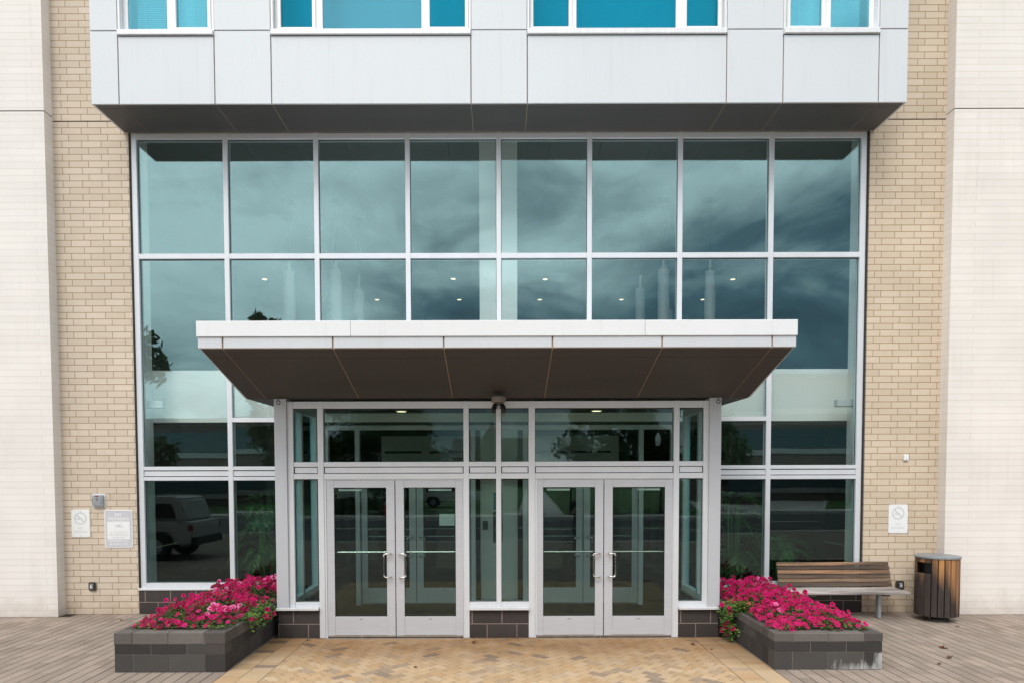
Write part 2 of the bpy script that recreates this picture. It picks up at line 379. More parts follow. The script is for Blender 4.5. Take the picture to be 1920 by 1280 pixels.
# ------------------------------------------------------------------ ground
def sheet(name, x0, x1, y0, y1, z, mat, cut=0):
    mb = MB(); mb.add([(x0,y0,z),(x1,y0,z),(x1,y1,z),(x0,y1,z)], [(0,1,2,3)])
    return tag(mb.build(name, mat), kind='structure')
M['grass'] = plain('mown_grass', (.06,.135,.035), .9, 0, .6, .35, (1,1,1), 0, 30)
M['asphalt'] = plain('asphalt', (.05,.05,.052), .8, 0, .2, 1.5, (1,1,1), 0, 120)
M['concrete'] = plain('pale_concrete', (.55,.53,.50), .85, 0, .12, 2)
M['paint'] = plain('road_paint', (.75,.75,.72), .7, 0, .1, 6)
M['plaza'] = brickmat('plaza_grey_brick', (.225,.186,.158), (.262,.218,.186), (.08,.06,.045), .141, .283, .004, .5, .3)
# plaza sheet needs an XY mapping of its own
def plaza_mat():
    m, nt, out = newmat('plaza_grey_pavers')
    v = coords(nt)
    mp = nt.nodes.new('ShaderNodeMapping'); mp.inputs['Rotation'].default_value = (0,0,R(90)); L(nt, v, mp.inputs[0])
    b = nt.nodes.new('ShaderNodeTexBrick'); L(nt, mp.outputs[0], b.inputs['Vector'])
    b.inputs['Color1'].default_value = (.22,.183,.156,1); b.inputs['Color2'].default_value = (.27,.222,.19,1); b.inputs['Mortar'].default_value = (.06,.045,.03,1)
    b.inputs['Scale'].default_value = 1; b.inputs['Mortar Size'].default_value = .003; b.inputs['Brick Width'].default_value = .283; b.inputs['Row Height'].default_value = .141
    pbsdf(nt, out, b.outputs['Color'], .9, 0, None, .3); return m
M['plaza'] = plaza_mat()
sheet('lawn', -250, 250, -250, 60, -.17, M['grass'])
sheet('road', -250, 250, -28, -15, -.155, M['asphalt'])
mb = MB()
for k in range(-30, 30): mb.box(k*6, k*6+3, -21.6, -21.45, -.155, -.150)
mb.box(-250, 250, -27.3, -27.18, -.155, -.150)
tag(mb.build('road_marking', M['paint']), kind='structure')
mb = MB(); mb.box(-250, 250, -15.0, -14.8, -.3, -.005); mb.box(-250, 250, -29.6, -28.0, -.3, -.02)
tag(mb.build('kerb', M['concrete'], bevel=.015), kind='structure')
mb = MB(); mb.add([(1.0,-29.6,-.162),(3.6,-29.6,-.162),(5.5,-75,-.162),(3.2,-75,-.162)], [(0,1,2,3)]); mb.add([(11,-29.6,-.162),(19,-29.6,-.162),(30,-52,-.162),(16,-52,-.162)], [(0,1,2,3)])
tag(mb.build('garden_path', M['concrete']), kind='structure')
mb = MB(); mb.box(-250, 250, -14.8, .35, -.5, -.014)
tag(mb.build('plaza', M['plaza']), kind='structure')

def clip(poly, ax, lim, keep_less):
    out = []
    for i in range(len(poly)):
        a, b = poly[i], poly[(i+1) % len(poly)]
        ia = (a[ax] <= lim) == keep_less or a[ax] == lim; ib = (b[ax] <= lim) == keep_less or b[ax] == lim
        if ia: out.append(a)
        if ia != ib:
            t = (lim-a[ax])/(b[ax]-a[ax]); out.append((a[0]+(b[0]-a[0])*t, a[1]+(b[1]-a[1])*t))
    return out
def paver(mb, poly, gx=.0052, gy=.0052, z=0.0, ch=.0016):
    n = len(poly)
    if n < 3: return
    ar = sum(poly[i][0]*poly[(i+1) % n][1]-poly[(i+1) % n][0]*poly[i][1] for i in range(n))/2
    if abs(ar) < 6e-4: return
    if ar < 0: poly = poly[::-1]
    cx = sum(p[0] for p in poly)/n; cy = sum(p[1] for p in poly)/n
    dz = random.uniform(-.0006, .0008); tx = random.uniform(-.003, .003); ty = random.uniform(-.003, .003)
    def sh(g):
        o = []
        for p in poly:
            dx, dy = p[0]-cx, p[1]-cy; l = math.hypot(dx, dy) or 1
            o.append((p[0]-dx/l*g*1.4, p[1]-dy/l*g*1.4))
        return o
    p0 = [(p[0]-math.copysign(min(gx, abs(p[0]-cx)), p[0]-cx), p[1]-math.copysign(min(gy, abs(p[1]-cy)), p[1]-cy)) for p in poly]
    poly = p0; p1 = sh(ch)
    vs = [(p[0], p[1], z-.012) for p in p0] + [(p[0], p[1], z-ch*.7+dz) for p in p0] + [(p[0], p[1], z+dz+tx*(p[0]-cx)+ty*(p[1]-cy)) for p in p1]
    fs = [tuple(range(2*n, 3*n))]
    for k in (0, n):
        fs += [(k+i, k+(i+1) % n, k+n+(i+1) % n, k+n+i) for i in range(n)]
    mb.add(vs, fs)
# grey strips either side of the golden path, running away from the facade
mb = MB(); W, LN = .141, .283
PATH = 3.105
for s in (-1, 1):
    for i in range(46):
        xa = s*(PATH + i*W); xb = s*(PATH + (i+1)*W); xa, xb = min(xa, xb), max(xa, xb)
        off = random.choice((0, .5))*LN + random.uniform(-.02, .02)
        y = -6.5 + off - LN
        while y < 0.1:
            lim = -.21 if xa*s > 6.9 else -.004
            y1 = min(y+LN, lim)
            if y1 - y > .03: paver(mb, [(xa,y),(xb,y),(xb,y1),(xa,y1)], .0058, .0016)
            y += LN
tag(mb.build('pavement', M['paver_grey']), kind='structure')
# golden band: two soldier courses each side + 45 degree herringbone
mb = MB(); BW = .244; bl = .122
for s in (-1, 1):
    for k in range(2):
        xa = s*(PATH-k*BW); xb = s*(PATH-(k+1)*BW); xa, xb = min(xa, xb), max(xa, xb)
        y = -6.5 + random.random()*bl
        while y < -1.65:
            paver(mb, [(xa,y),(xb,y),(xb,min(y+bl,-1.655)),(xa,min(y+bl,-1.655))], .003, .0012); y += bl
HX = PATH-2*BW; l, w = .212, .106
c45 = math.cos(R(45))
for i in range(-60, 61):
    for j in range(-60, 61):
        # herringbone lattice: L-shaped pair per cell
        ox = i*w + j*2*w; oy = i*w - j*2*w
        for (x0, y0, x1, y1) in ((ox, oy, ox+l, oy+w), (ox, oy+w, ox+w, oy+w+l)):
            q = [(x0,y0),(x1,y0),(x1,y1),(x0,y1)]
            q = [((px-py)*c45, (px+py)*c45 - 4.0) for px, py in q]
            cx = sum(p[0] for p in q)/4; cy = sum(p[1] for p in q)/4
            if abs(cx) > HX+.2 or cy < -6.7 or cy > -1.5: continue
            for ax, lim, kl in ((0, HX, True), (0, -HX, False), (1, -1.655, True), (1, -6.5, False)):
                if q: q = clip(q, ax, lim, kl)
            if q: paver(mb, q)
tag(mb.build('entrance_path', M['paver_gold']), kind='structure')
sheet('paver_bed', -9.6, 9.6, -6.55, -.003, -.0030, M['sand_joint'])

# ------------------------------------------------------------------ the building
B = thing('office_building', 'tan brick and glass entrance building with projecting white panelled storey and canopy over double doors', 'building', (0,0,0))
def P(name, mb, mat, bevel=0, parent=None, **k): return mb.build(name, mat, parent or B, bevel=bevel, **k)
JZ = 7.715
for s, bm_, pm_ in ((-1, 'brick', 'pier'), (1, 'brick_r', 'pier_r')):
    mb = MB()
    for z0, z1 in ((0, JZ-.009), (JZ+.009, 13)):
        mb.box(s*6.985, s*5.783, 0, .35, z0, z1)
    P('brick_wall', mb, M[bm_])
    mb = MB()
    for z0, z1 in ((0, 7.767), (7.785, 13)):
        mb.box(s*6.955, s*15, -.2, .34, z0, z1)
    P('brick_pier', mb, M[pm_])
    mb = MB(); mb.box(s*6.99, s*5.79, .012, .30, JZ-.02, JZ+.02); mb.box(s*6.97, s*15, -.186, .3, 7.75, 7.80)
    P('control_joint', mb, M['chrome_dark'])
# brick above the window opening is behind the bay
mb = MB(); mb.box(-5.783, 5.783, .01, .34, 7.62, 13); P('upper_wall', mb, M['brick'])

# --- projecting bay: cladding panels over a joint-coloured core
BX, BZ, BY = 5.855, 7.54, -.84
XJ = [-5.855, -5.46, -4.082, -3.268, -.404, .404, 3.262, 4.074, 5.446, 5.855]
wins = [(1, 2), (3, 4), (5, 6), (7, 8)]
mb = MB()
core = BY+.03
mb.box(-BX+.03, BX-.03, core, -.001, BZ-.0005, 8.50); mb.box(-BX+.03, BX-.03, core, -.001, 10.9, 13)
for i in range(9):
    if (i, i+1) not in wins: mb.box(XJ[i]+(.03 if i == 0 else .0), XJ[i+1]-(.03 if i == 8 else 0), core, -.001, 8.50, 10.9)
P('bay_core', mb, M['joint'])
mb = MB(); g = .0075
for i in range(9):
    a, b = XJ[i]+(0 if i == 0 else g), XJ[i+1]-(0 if i == 8 else g)
    iswin = (i, i+1) in wins
    mb.box(a, b, BY, core-.001, BZ, 8.485 if iswin else 8.56)
    if not iswin:
        mb.box(a, b, BY, core-.001, 8.575, 10.9)
    mb.box(a, b, BY, core-.001, 10.915, 13)
for s in (-1, 1):
    mb.box(s*BX, s*(BX-.029), core+.006, -.002, BZ, 8.56); mb.box(s*BX, s*(BX-.029), core+.006, -.002, 8.575, 13)
P('bay_cladding', mb, M['panel'], .003)
mb = MB()
ys = [(BY+.002, BY+.118), (BY+.124, -.02)]
for i in range(9):
    for (y0, y1) in ys:
        mb.box(XJ[i]+(.034 if i == 0 else .004), XJ[i+1]-(.034 if i == 8 else .004), y0+.03 if y0 < -.8 else y0, y1, BZ-.005, BZ+.019)
P('bay_soffit', mb, M['soffit'], .002)

# --- upper windows
def upper_window(xa, xb, bays, blind):
    mb = MB(); y0, y1 = -.74, -.66; zt = 10.85
    mb.box(xa, xa+.03, BY+.01, -.64, 8.50, 10.9); mb.box(xb-.03, xb, BY+.01, -.64, 8.50, 10.9); mb.box(xa+.03, xb-.03, -.72, -.64, 8.50, 8.5715)
    fr = MB()
    fr.box(xa+.031, xb-.031, y0, y1, 8.572, 8.632); fr.box(xa+.031, xb-.031, y0, y1, zt-.06, zt)
    edges = [xa+.031] + [(bays[i][1]+bays[i+1][0])/2 for i in range(len(bays)-1)] + [xb-.031]
    for i, (p0, p1, cas) in enumerate(bays):
        e0 = bays[i-1][1]+.002 if i else xa+.031
        fr.box(e0 if i else xa+.031, p0-.001, y0+.003, y1-.003, 8.633, zt-.061)
    fr.box(bays[-1][1]+.001, xb-.031, y0+.003, y1-.003, 8.633, zt-.061)
    w = fr.build('window', M['white_frame'], B, bevel=.004)
    mb.build('window_reveal', M['sill'], w)
    for (p0, p1, cas) in bays:
        if cas:
            cb = MB(); t = .048; zc = 8.60
            for bx in ((p0-t, p0, zc, zt-.03), (p1, p1+t, zc, zt-.03)): cb.box(bx[0], bx[1], y0-.022, y0-.001, bx[2], bx[3])
            cb.box(p0-.001, p1+.001, y0-.021, y0-.0015, zc, zc+.062); cb.box(p0-.001, p1+.001, y0-.021, y0-.0015, zt-.09, zt-.03)
            cb.build('casement_frame', M['white_frame'], w, bevel=.004)
            ln = MB(); ln.box(p0-t-.004, p1+t+.004, y0-.012, y0-.002, zc-.012, zc-.001); ln.build('weather_strip', M['dark'], w)
        pb = MB(); pb.box(p0-.004, p1+.004, y0+.02, y0+.03, 8.62, zt-.05); pb.build('window_pane', M['glass_pale' if blind else ('glass_mid' if p0 == -2.546 else 'glass_blue')], w)
        if blind:
            bl_ = MB()
            inset = .07
            for k in range(80):
                z = 8.69+k*.026
                bl_.add([(p0+inset, y1+.05, z-.010), (p1-inset, y1+.05, z-.010), (p1-inset, y1+.068, z+.010), (p0+inset, y1+.068, z+.010)], [(0,1,2,3)])
            bl_.tube([(p0+inset+.12, y1+.045, 8.66), (p0+inset+.12, y1+.045, 10.8)], .003, 5)
            bl_.build('blind', M['white_paint'], w)
            if cas:
                k_ = MB(); k_.box((p0+p1)/2-.14, (p0+p1)/2+.14, y1+.01, y1+.04, 8.645, 8.70); k_.build('window_lock', M['galv'], w)
    s = MB(); s.box(xa+.006, xb-.006, BY-.035, -.70, 8.497, 8.57); s.build('sill', M['sill'], w, bevel=.004)
    s = MB(); s.box(xa+.002, xb-.002, BY+.002, -.72, 8.483, 8.496); s.build('sill_joint', M['dark'], w)
    return w
W_ = [((-5.46,-4.082), [(-5.357,-4.795,0), (-4.656,-4.202,1)], 1), ((-3.268,-.404), [(-3.147,-2.693,1), (-2.546,-1.122,0), (-.999,-.49,1)], 0),
      ((.404,3.262), [(.495,1.004,1), (1.119,2.552,0), (2.706,3.16,1)], 0), ((4.074,5.446), [(4.20,4.654,1), (4.793,5.347,0)], 1)]
for (xa, xb), bays, bld in W_: upper_window(xa, xb, bays, bld)
mb = MB(); mb.box(-5.7, 5.7, -.25, -.20, 8.51, 10.89); P('upper_room_wall', mb, M['int_white'])

# --- curtain wall (frame face y=.03, glass about y=.08)
MX = [-5.72, -4.292, -2.874, -1.44, -.0125, 1.414, 2.836, 4.267, 5.708]
mb = MB(); fy0, fy1 = .03, .17
hw = .0375
zt = 7.55
def vbar(x, z0, z1, h=hw): mb.box(x-h, x+h, fy0, fy1, z0, z1)
for i, x in enumerate(MX):
    if i in (0, 8): mb.box(x-.042, x+.042, fy0, fy1, .384, zt)
    elif i in (1, 7): vbar(x, .384, zt)
    else: vbar(x, 3.3, zt)
def hbar(x0, x1, z0, z1, d=.004): mb.box(x0, x1, fy0+d, fy1-d, z0, z1)
hbar(-5.70, 5.69, 7.458, 7.548); hbar(-5.70, 5.69, 5.612, 5.692)
VX = 3.02   # vestibule half width
for a, b in ((-5.70, -VX), (VX, 5.69)):
    hbar(a, b, .418, .493); hbar(a, b, 2.135, 2.193); hbar(a, b, 2.298, 2.356)
    mb.box(a, b, fy0+.018, fy1-.02, 2.206, 2.285)
for a, b in ((MX[1], -VX), (VX, MX[7])): hbar(a, b, 3.058, 3.128)
P('curtain_wall_frame', mb, M['alu'], .003)
mb = MB()
for a, b in ((-5.68, -VX), (VX, 5.67)): mb.box(a, b, fy0+.03, fy1-.03, 2.19, 2.30)
for x in (-5.7715, 5.7605): mb.box(x-.0095, x+.0095, .012, .2, 0, 7.62)
mb.box(-5.76, 5.75, .02, .2, 7.5495, 7.618)
P('frame_gasket', mb, M['dark'])
gy0, gy1 = .080, .092
PR = random.Random(5)
def pane(x0, x1, z0, z1, m='glass', y=gy0, parent=None, name='window_pane'):
    q = MB(); q.box(x0-.006, x1+.006, y, y+.012, z0-.006, z1+.006)
    ta, tb = PR.uniform(-.0028, .0028), PR.uniform(-.0022, .0022)
    q.v = [(v[0], v[1]+ta*(v[0]-(x0+x1)/2)+tb*(v[2]-(z0+z1)/2), v[2]) for v in q.v]
    o = q.build(name, M[m], parent or B)
    k = MB()   # black edge seal, four thin strips
    for bx in ((x0-.003, x0+.007, z0, z1), (x1-.007, x1+.003, z0, z1)): k.box(bx[0], bx[1], y-.006, y-.001, bx[2], bx[3])
    k.box(x0+.0071, x1-.0071, y-.006, y-.001, z1-.012, z1+.003); k.box(x0+.0071, x1-.0071, y-.006, y-.001, z0-.003, z0+.005)
    k.build('edge_seal', M['dark'], o); return o
for i in range(8):
    x0 = MX[i]+(.042 if i == 0 else hw); x1 = MX[i+1]-(.042 if i == 7 else hw)
    pane(x0, x1, 5.692, 7.458)
    zb = 2.356 if i in (0, 7) else (3.128 if i in (1, 6) else 3.3)
    pane(x0, x1, zb, 5.612)
    if i in (0, 7): pane(x0, x1, .493, 2.135, 'glass_low')
    if i == 1: pane(x0, -VX, 2.356, 3.058, 'glass'); pane(x0, -VX, .493, 2.135, 'glass_low')
    if i == 6: pane(VX, x1, 2.356, 3.058, 'glass'); pane(VX, x1, .493, 2.135, 'glass_low')
for a, b in ((-5.783, -VX-.02), (VX+.02, 5.775)):
    mb = MB(); mb.box(a, b, -.02, .2, .384, .4165); P('window_ledge', mb, M['sill'], .003)
for a, b in ((-5.782, -VX-.05), (VX+.05, 5.774)):
    mb = MB(); mb.box(a, b, -.003, .3, 0, .3835); P('base_wall', mb, M['base'])

# --- entrance vestibule, door plane y=-1.64
DY = -1.60
dy0, dy1 = DY-.05, DY+.07      # frame depth
for a, b in ((-3.03,-2.868), (2.812,2.968)):
    mb = MB(); mb.box(a, b, DY-.09, DY+.09, .424, 3.245); P('entrance_column', mb, M['column'], .004)
mb = MB()
# vertical frame members: (x0, x1, z0)
for x0, x1, z0 in ((-2.8675,-2.792,.424), (-2.463,-2.385,0), (-.494,-.422,0), (-.055,.013,.424), (.384,.470,0), (2.345,2.418,0), (2.745,2.8115,.424)):
    mb.box(x0, x1, dy0, dy1, z0, 3.21)
spans = [(-2.79,-2.463), (-2.385,-.494), (-.422,-.055), (.013,.384), (.470,2.345), (2.418,2.745)]
for a, b in spans:
    for z0, z1 in ((2.167,2.240), (2.333,2.397), (3.117,3.209)): mb.box(a, b, dy0+.005, dy1-.005, z0, z1)
    mb.box(a+.012, b-.012, dy0+.022, dy1-.02, 2.249, 2.324)
for a, b in (spans[0], spans[2], spans[3], spans[5]): mb.box(a, b, dy0+.005, dy1-.005, .424, .49)
P('entrance_frame', mb, M['alu'], .003)
mb = MB()
for a, b in spans: mb.box(a, b, dy0+.032, dy1-.03, 2.238, 2.335)
P('frame_gasket', mb, M['dark'])
for i, (a, b) in enumerate(spans):
    pane(a, b, 2.397, 3.117, 'glass_low', DY)
    if i in (0, 2, 3, 5): pane(a, b, .49, 2.167, 'glass_low', DY)
for a, b in ((-3.04,-2.466), (-.425,.387), (2.421,2.98)):
    mb = MB(); mb.box(a, b, DY-.11, DY+.1, .388, .4235); P('entrance_ledge', mb, M['sill'], .003)
for a, b in ((-3.028,-2.468), (-.419,.382), (2.422,2.966)):
    mb = MB(); mb.box(a, b, DY-.045, DY+.06, 0, .3875)
    if abs(a+b) > 1:
        s = -1 if a < 0 else 1
        mb.box(s*2.86, s*(3.029 if s < 0 else 2.967), DY+.0595, -.004, 0, .384)
    P('base_wall', mb, M['base'])
# vestibule side walls: post, rails and a pane each
for s in (-1, 1):
    mb = MB()
    xs0, xs1 = s*2.90, s*(3.01 if s < 0 else 2.95)
    for z0, z1 in ((.386,.47), (2.15,2.22), (3.12,3.24)): mb.box(xs0, xs1, DY+.092, .028, z0, z1)
    mb.box(xs0-.003*s, xs1+.003*s, -.86, -.79, .386, 3.24); mb.box(xs0-.004*s, xs1+.004*s, -.05, .027, .386, 3.24)
    P('side_frame', mb, M['alu'], .003)
    mb = MB(); mb.box(s*2.94, s*2.952, DY+.095, .02, .46, 3.15); P('side_pane', mb, M['glass_low'])
# doors
def door(x0, x1, yc, hinge, parent, inner=False, nm='entrance_door'):
    """x0..x1 leaf, pulls beside the meeting edge opposite the hinge"""
    d0, d1 = yc-.022, yc+.022
    z0, zt_ = .012, 2.152
    sl, sr = (.100, .113) if hinge < 0 else (.113, .100)
    q = MB()
    q.box(x0, x0+sl, d0, d1, z0, zt_); q.box(x1-sr, x1, d0, d1, z0, zt_)
    q.box(x0+sl+.0005, x1-sr-.0005, d0+.002, d1-.002, 2.05, zt_); q.box(x0+sl+.0005, x1-sr-.0005, d0+.002, d1-.002, .034, .292)
    o = q.build(nm, M['alu_door'], parent, bevel=.003)
    pg = MB(); gx0, gx1 = x0+sl, x1-sr
    pg.box(gx0-.005, gx1+.005, yc-.005, yc+.005, .288, 2.055); pg.build('door_pane', M['glass_in' if inner else 'glass_low'], o)
    es = MB()
    for bx in ((gx0-.001, gx0+.006, .292, 2.05), (gx1-.006, gx1+.001, .292, 2.05)): es.box(bx[0], bx[1], yc-.012, yc-.006, bx[2], bx[3])
    es.box(gx0+.0061, gx1-.0061, yc-.012, yc-.006, 2.043, 2.051); es.box(gx0+.0061, gx1-.0061, yc-.012, yc-.006, .291, .298)
    es.build('edge_seal', M['dark'], o)
    sw = MB(); sw.box(x0+.004, x1-.004, d0-.006, d1, .002, .011, 0); sw.build('door_sweep', M['dark'], o)
    kp = MB(); kp.box(x0+.004, x1-.004, d0-.004, d0-.0005, .014, .034); kp.build('kick_strip', M['steel'], o)
    # pull handle
    e = x1-.055 if hinge < 0 else x0+.055
    sg = -1 if hinge < 0 else 1
    hx = e+sg*.088
    zt2, zb2 = 1.155, .838
    pts = [(e, d0, zt2), (e, d0-.055, zt2)]
    for k in range(1, 6):
        a = k/6*math.pi/2; pts.append((e+sg*.02*math.sin(a)*1, d0-.055-.015*math.sin(a), zt2))
    pts += [(hx-sg*.03, d0-.07, zt2)]
    for k in range(1, 6):
        a = k/5*math.pi/2; pts.append((hx-sg*.03+sg*.03*math.sin(a), d0-.07, zt2-.03+.03*math.cos(a)))
    low = [(p[0], p[1], zt2+zb2-p[2]) for p in pts][::-1]
    h = MB(); h.tube(pts+low, .0125, 10); h.build('handle', M['steel'], o, smooth=True)
    pb = MB(); pb.tube([(gx0-.02, d1+.045, 1.163), (gx1+.02, d1+.045, 1.163)], .013, 10)
    for xx in (gx0-.02, gx1+.02): pb.tube([(xx, d1-.002, 1.163), (xx, d1+.058, 1.163)], .012, 8)
    pb.build('push_bar', M['steel'], o, smooth=True)
    cl = MB(); cx0 = gx0+.06 if not inner else gx0+.06
    cx0 = (gx0+.055) if hinge < 0 else (gx1-.055-.315)
    cl.box(cx0, cx0+.315, d1+.002, d1+.05, 2.004, 2.034); cl.build('door_closer', M['white_paint'], o, bevel=.004)
    lg = MB(); lx = gx0+.50*(gx1-gx0); lg.box(lx-.022, lx+.022, d0-.001, d0+.0015, .252, .258); lg.build('maker_plate', M['chrome_dark'], o)
    hp = MB(); hxx = x0+.006 if hinge < 0 else x1-.006
    lk = MB(); lxx = (x0-.020) if hinge < 0 else (x1+.012)
    return o
leafs = [(-2.355,-1.432,-1), (-1.420,-.507,1), (.480,1.399,-1), (1.411,2.333,1)]
nmz = ['leftmost glazed aluminium door leaf, left half of the left pair', 'right half of the left pair of glazed aluminium doors', 'left half of the right pair of glazed aluminium doors', 'rightmost glazed aluminium door leaf, right half of the right pair']
for (a, b, hg), lb in zip(leafs, nmz):
    o = door(a, b, DY-.012, hg, B); o['label'] = lb
mb = MB()
for a, b in ((-2.384,-.495), (.471,2.344)):
    mb.box(a, a+.026, dy0+.012, dy1-.02, 0, 2.166); mb.box(b-.010, b, dy0+.012, dy1-.02, 0, 2.166); mb.box(a+.0262, b-.0102, dy0+.012, dy1-.02, 2.156, 2.1665)
P('door_jamb', mb, M['alu'], .002)
for a, b in ((-2.384,-.495), (.471,2.344)):
    mb = MB(); mb.box(a, b, DY-.075, DY+.08, -.012, .0015); P('threshold', mb, M['steel'], .003)
# paper notice on the second leaf
mb = MB(); mb.box(-.83, -.62, DY+.004, DY+.007, 1.53, 1.69); mb.build('door_notice', plain('dim_paper', (.26,.30,.29), .8), B)

# --- canopy
CF, CBk = -3.10, -1.66
CX0, CX1 = -3.425, 3.36
mb = MB()
prof = [(CF+.03, 3.6555), (CBk, 3.2485), (.0, 3.2485), (.0, 3.88), (CF+.03, 3.88)]
mb.prism(prof, 'x', CX0+.03, CX1-.03)
P('canopy_core', mb, M['joint'])
mb = MB()
JX = [CX0, -3.145, -1.895, -.637, .597, 1.842, 3.09, CX1]
for i in range(7):
    mb.box(JX[i]+(0 if i == 0 else .009), JX[i+1]-(0 if i == 6 else .009), CF+.008, CF+.029, 3.663, 3.788)
for x0, x1 in ((CX0, CX0+.029), (CX1-.029, CX1)):
    mb.prism([(CF+.031, 3.672), (CBk, 3.252), (.0, 3.252), (.0, 3.786), (CF+.031, 3.786)], 'x', x0, x1)
P('canopy_fascia', mb, M['panel'], .003)
mb = MB()
CJ = [CX0-.012, -1.69, 1.645, CX1+.012]
for i in range(3):
    mb.box(CJ[i]+(0 if i == 0 else .0015), CJ[i+1]-(0 if i == 2 else .0015), CF-.006, CF+.06, 3.797, 3.965)
    mb.box(CJ[i]+(0 if i == 0 else .0015), CJ[i+1]-(0 if i == 2 else .0015), CF-.012, CF+.02, 3.789, 3.7965)
for x0, x1 in ((CX0-.012, CX0+.05), (CX1-.05, CX1+.012)): mb.box(x0, x1, CF+.061, .02, 3.797, 3.964)
mb.box(CX0+.051, CX1-.051, CF+.061, .02, 3.90, 3.94)
P('canopy_coping', mb, M['fascia'], .004)
mb = MB()
def soff(x0, x1, y0, y1):
    def zz(y): return 3.66+(y-CF)/(CBk-CF)*(3.245-3.66) if y <= CBk else 3.245
    vs = []
    for y in (y0, y1):
        for x in (x0, x1): vs += [(x, y, zz(y)), (x, y, zz(y)+.022)]
    mb.add(vs, [(0,2,6,4), (1,5,7,3), (0,1,3,2), (4,6,7,5), (0,4,5,1), (2,3,7,6)])
for i in range(7):
    a = JX[i]+(.03 if i == 0 else .005); b = JX[i+1]-(.03 if i == 6 else .005)
    for y0, y1 in ((CF+.031, CF+.245), (CF+.25, CBk-.003)): soff(a, b, y0, y1)
    soff(a, b, CBk+.002, -.01) if i in (0, 6) else soff(a-.0045, b+.0045, CBk+.002, -.01)
P('canopy_soffit', mb, M['canopy_soffit'])

# --- interior
XI = 10.5; YB = 17.0; CZL = 8.30; KS = (CZL-2.25)/(7.45-2.25)
def far(x, y, z): return (x*KS, -11.02+(y+11.02)*KS, 2.25+(z-2.25)*KS)
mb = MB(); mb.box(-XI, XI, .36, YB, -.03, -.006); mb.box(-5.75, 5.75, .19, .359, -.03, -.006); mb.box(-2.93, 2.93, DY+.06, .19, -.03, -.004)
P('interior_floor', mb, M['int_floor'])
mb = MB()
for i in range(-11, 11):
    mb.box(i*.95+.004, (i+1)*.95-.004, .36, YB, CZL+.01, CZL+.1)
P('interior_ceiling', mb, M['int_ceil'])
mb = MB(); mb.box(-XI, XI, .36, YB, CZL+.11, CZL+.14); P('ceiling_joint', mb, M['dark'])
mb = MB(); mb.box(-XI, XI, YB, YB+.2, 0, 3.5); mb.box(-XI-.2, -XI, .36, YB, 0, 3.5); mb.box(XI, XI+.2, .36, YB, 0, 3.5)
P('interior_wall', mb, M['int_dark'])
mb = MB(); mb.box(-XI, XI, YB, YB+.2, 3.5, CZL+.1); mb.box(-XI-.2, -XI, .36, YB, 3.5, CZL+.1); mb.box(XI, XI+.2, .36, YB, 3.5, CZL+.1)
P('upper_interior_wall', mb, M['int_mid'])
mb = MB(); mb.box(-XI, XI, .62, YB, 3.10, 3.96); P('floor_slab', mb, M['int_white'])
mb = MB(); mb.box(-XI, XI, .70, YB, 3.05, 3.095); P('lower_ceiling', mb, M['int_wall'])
for s in (-1, 1):
    mb = MB(); mb.box(s*5.80, s*6.25, .22, .62, 0, CZL); P('interior_pilaster', mb, M['int_white'])
    mb = MB(); mb.box(s*5.45, s*5.78, .24, .36, 3.30, 3.42); P('wall_bracket', mb, M['sill'], .01)
mb = MB(); mb.box(-.35, .306, 1.15, 1.80, 0, 3.05); mb.box(-.35, .306, 1.15, 1.80, 3.97, CZL); P('interior_column', mb, M['int_white'], .01)
# partitions deeper in the lobby
mb = MB()
mb.box(3.6, 4.3, 3.2, 3.35, 0, 3.05); mb.box(-4.6, -4.2, 2.6, 2.75, 0, 3.05); mb.box(5.3, 7.6, 5.2, 5.35, 0, 3.05); mb.box(-7.5, -5.3, 5.0, 5.2, 0, 3.05)
P('interior_partition', mb, M['int_wall'])
# inner storefront with the second pair of doors
IY = .74
mb = MB()
for x0, x1 in ((-3.0,-2.90), (-2.45,-2.375), (-.495,-.42), (.385,.465), (2.345,2.42), (2.88,2.98)): mb.box(x0, x1, IY-.05, IY+.06, 0, 3.048)
for a, b in ((-2.9,-2.45), (-2.375,-.495), (-.42,.385), (.465,2.345), (2.42,2.88)):
    mb.box(a, b, IY-.045, IY+.055, 2.17, 2.26); mb.box(a, b, IY-.045, IY+.055, 2.97, 3.047)
P('inner_frame', mb, M['alu'], .003)
for (a, b, hg) in leafs: door(a+.0, b-.0, IY, hg, B, True, 'inner_door')
mb = MB()
for a, b in ((-2.375,-.495), (-.42,.385), (.465,2.345)): mb.box(a, b, IY, IY+.01, 2.26, 2.97)
for a, b in ((-2.9,-2.45), (2.42,2.88)): mb.box(a, b, IY, IY+.01, .02, 2.17)
P('inner_pane', mb, M['glass_in'])
mb = MB()
for a, b in ((-2.2,-1.5), (-1.35,-.6), (.6,1.0), (1.1,1.75), (1.85,2.1)): mb.box(a, b, 2.2, 2.24, 2.62, 2.66)
P('ceiling_track', mb, M['black'])
mb = MB(); mb.box(-2.6, 2.6, 4.2, 4.3, 2.45, 3.05); P('lobby_bulkhead', mb, M['int_white'])

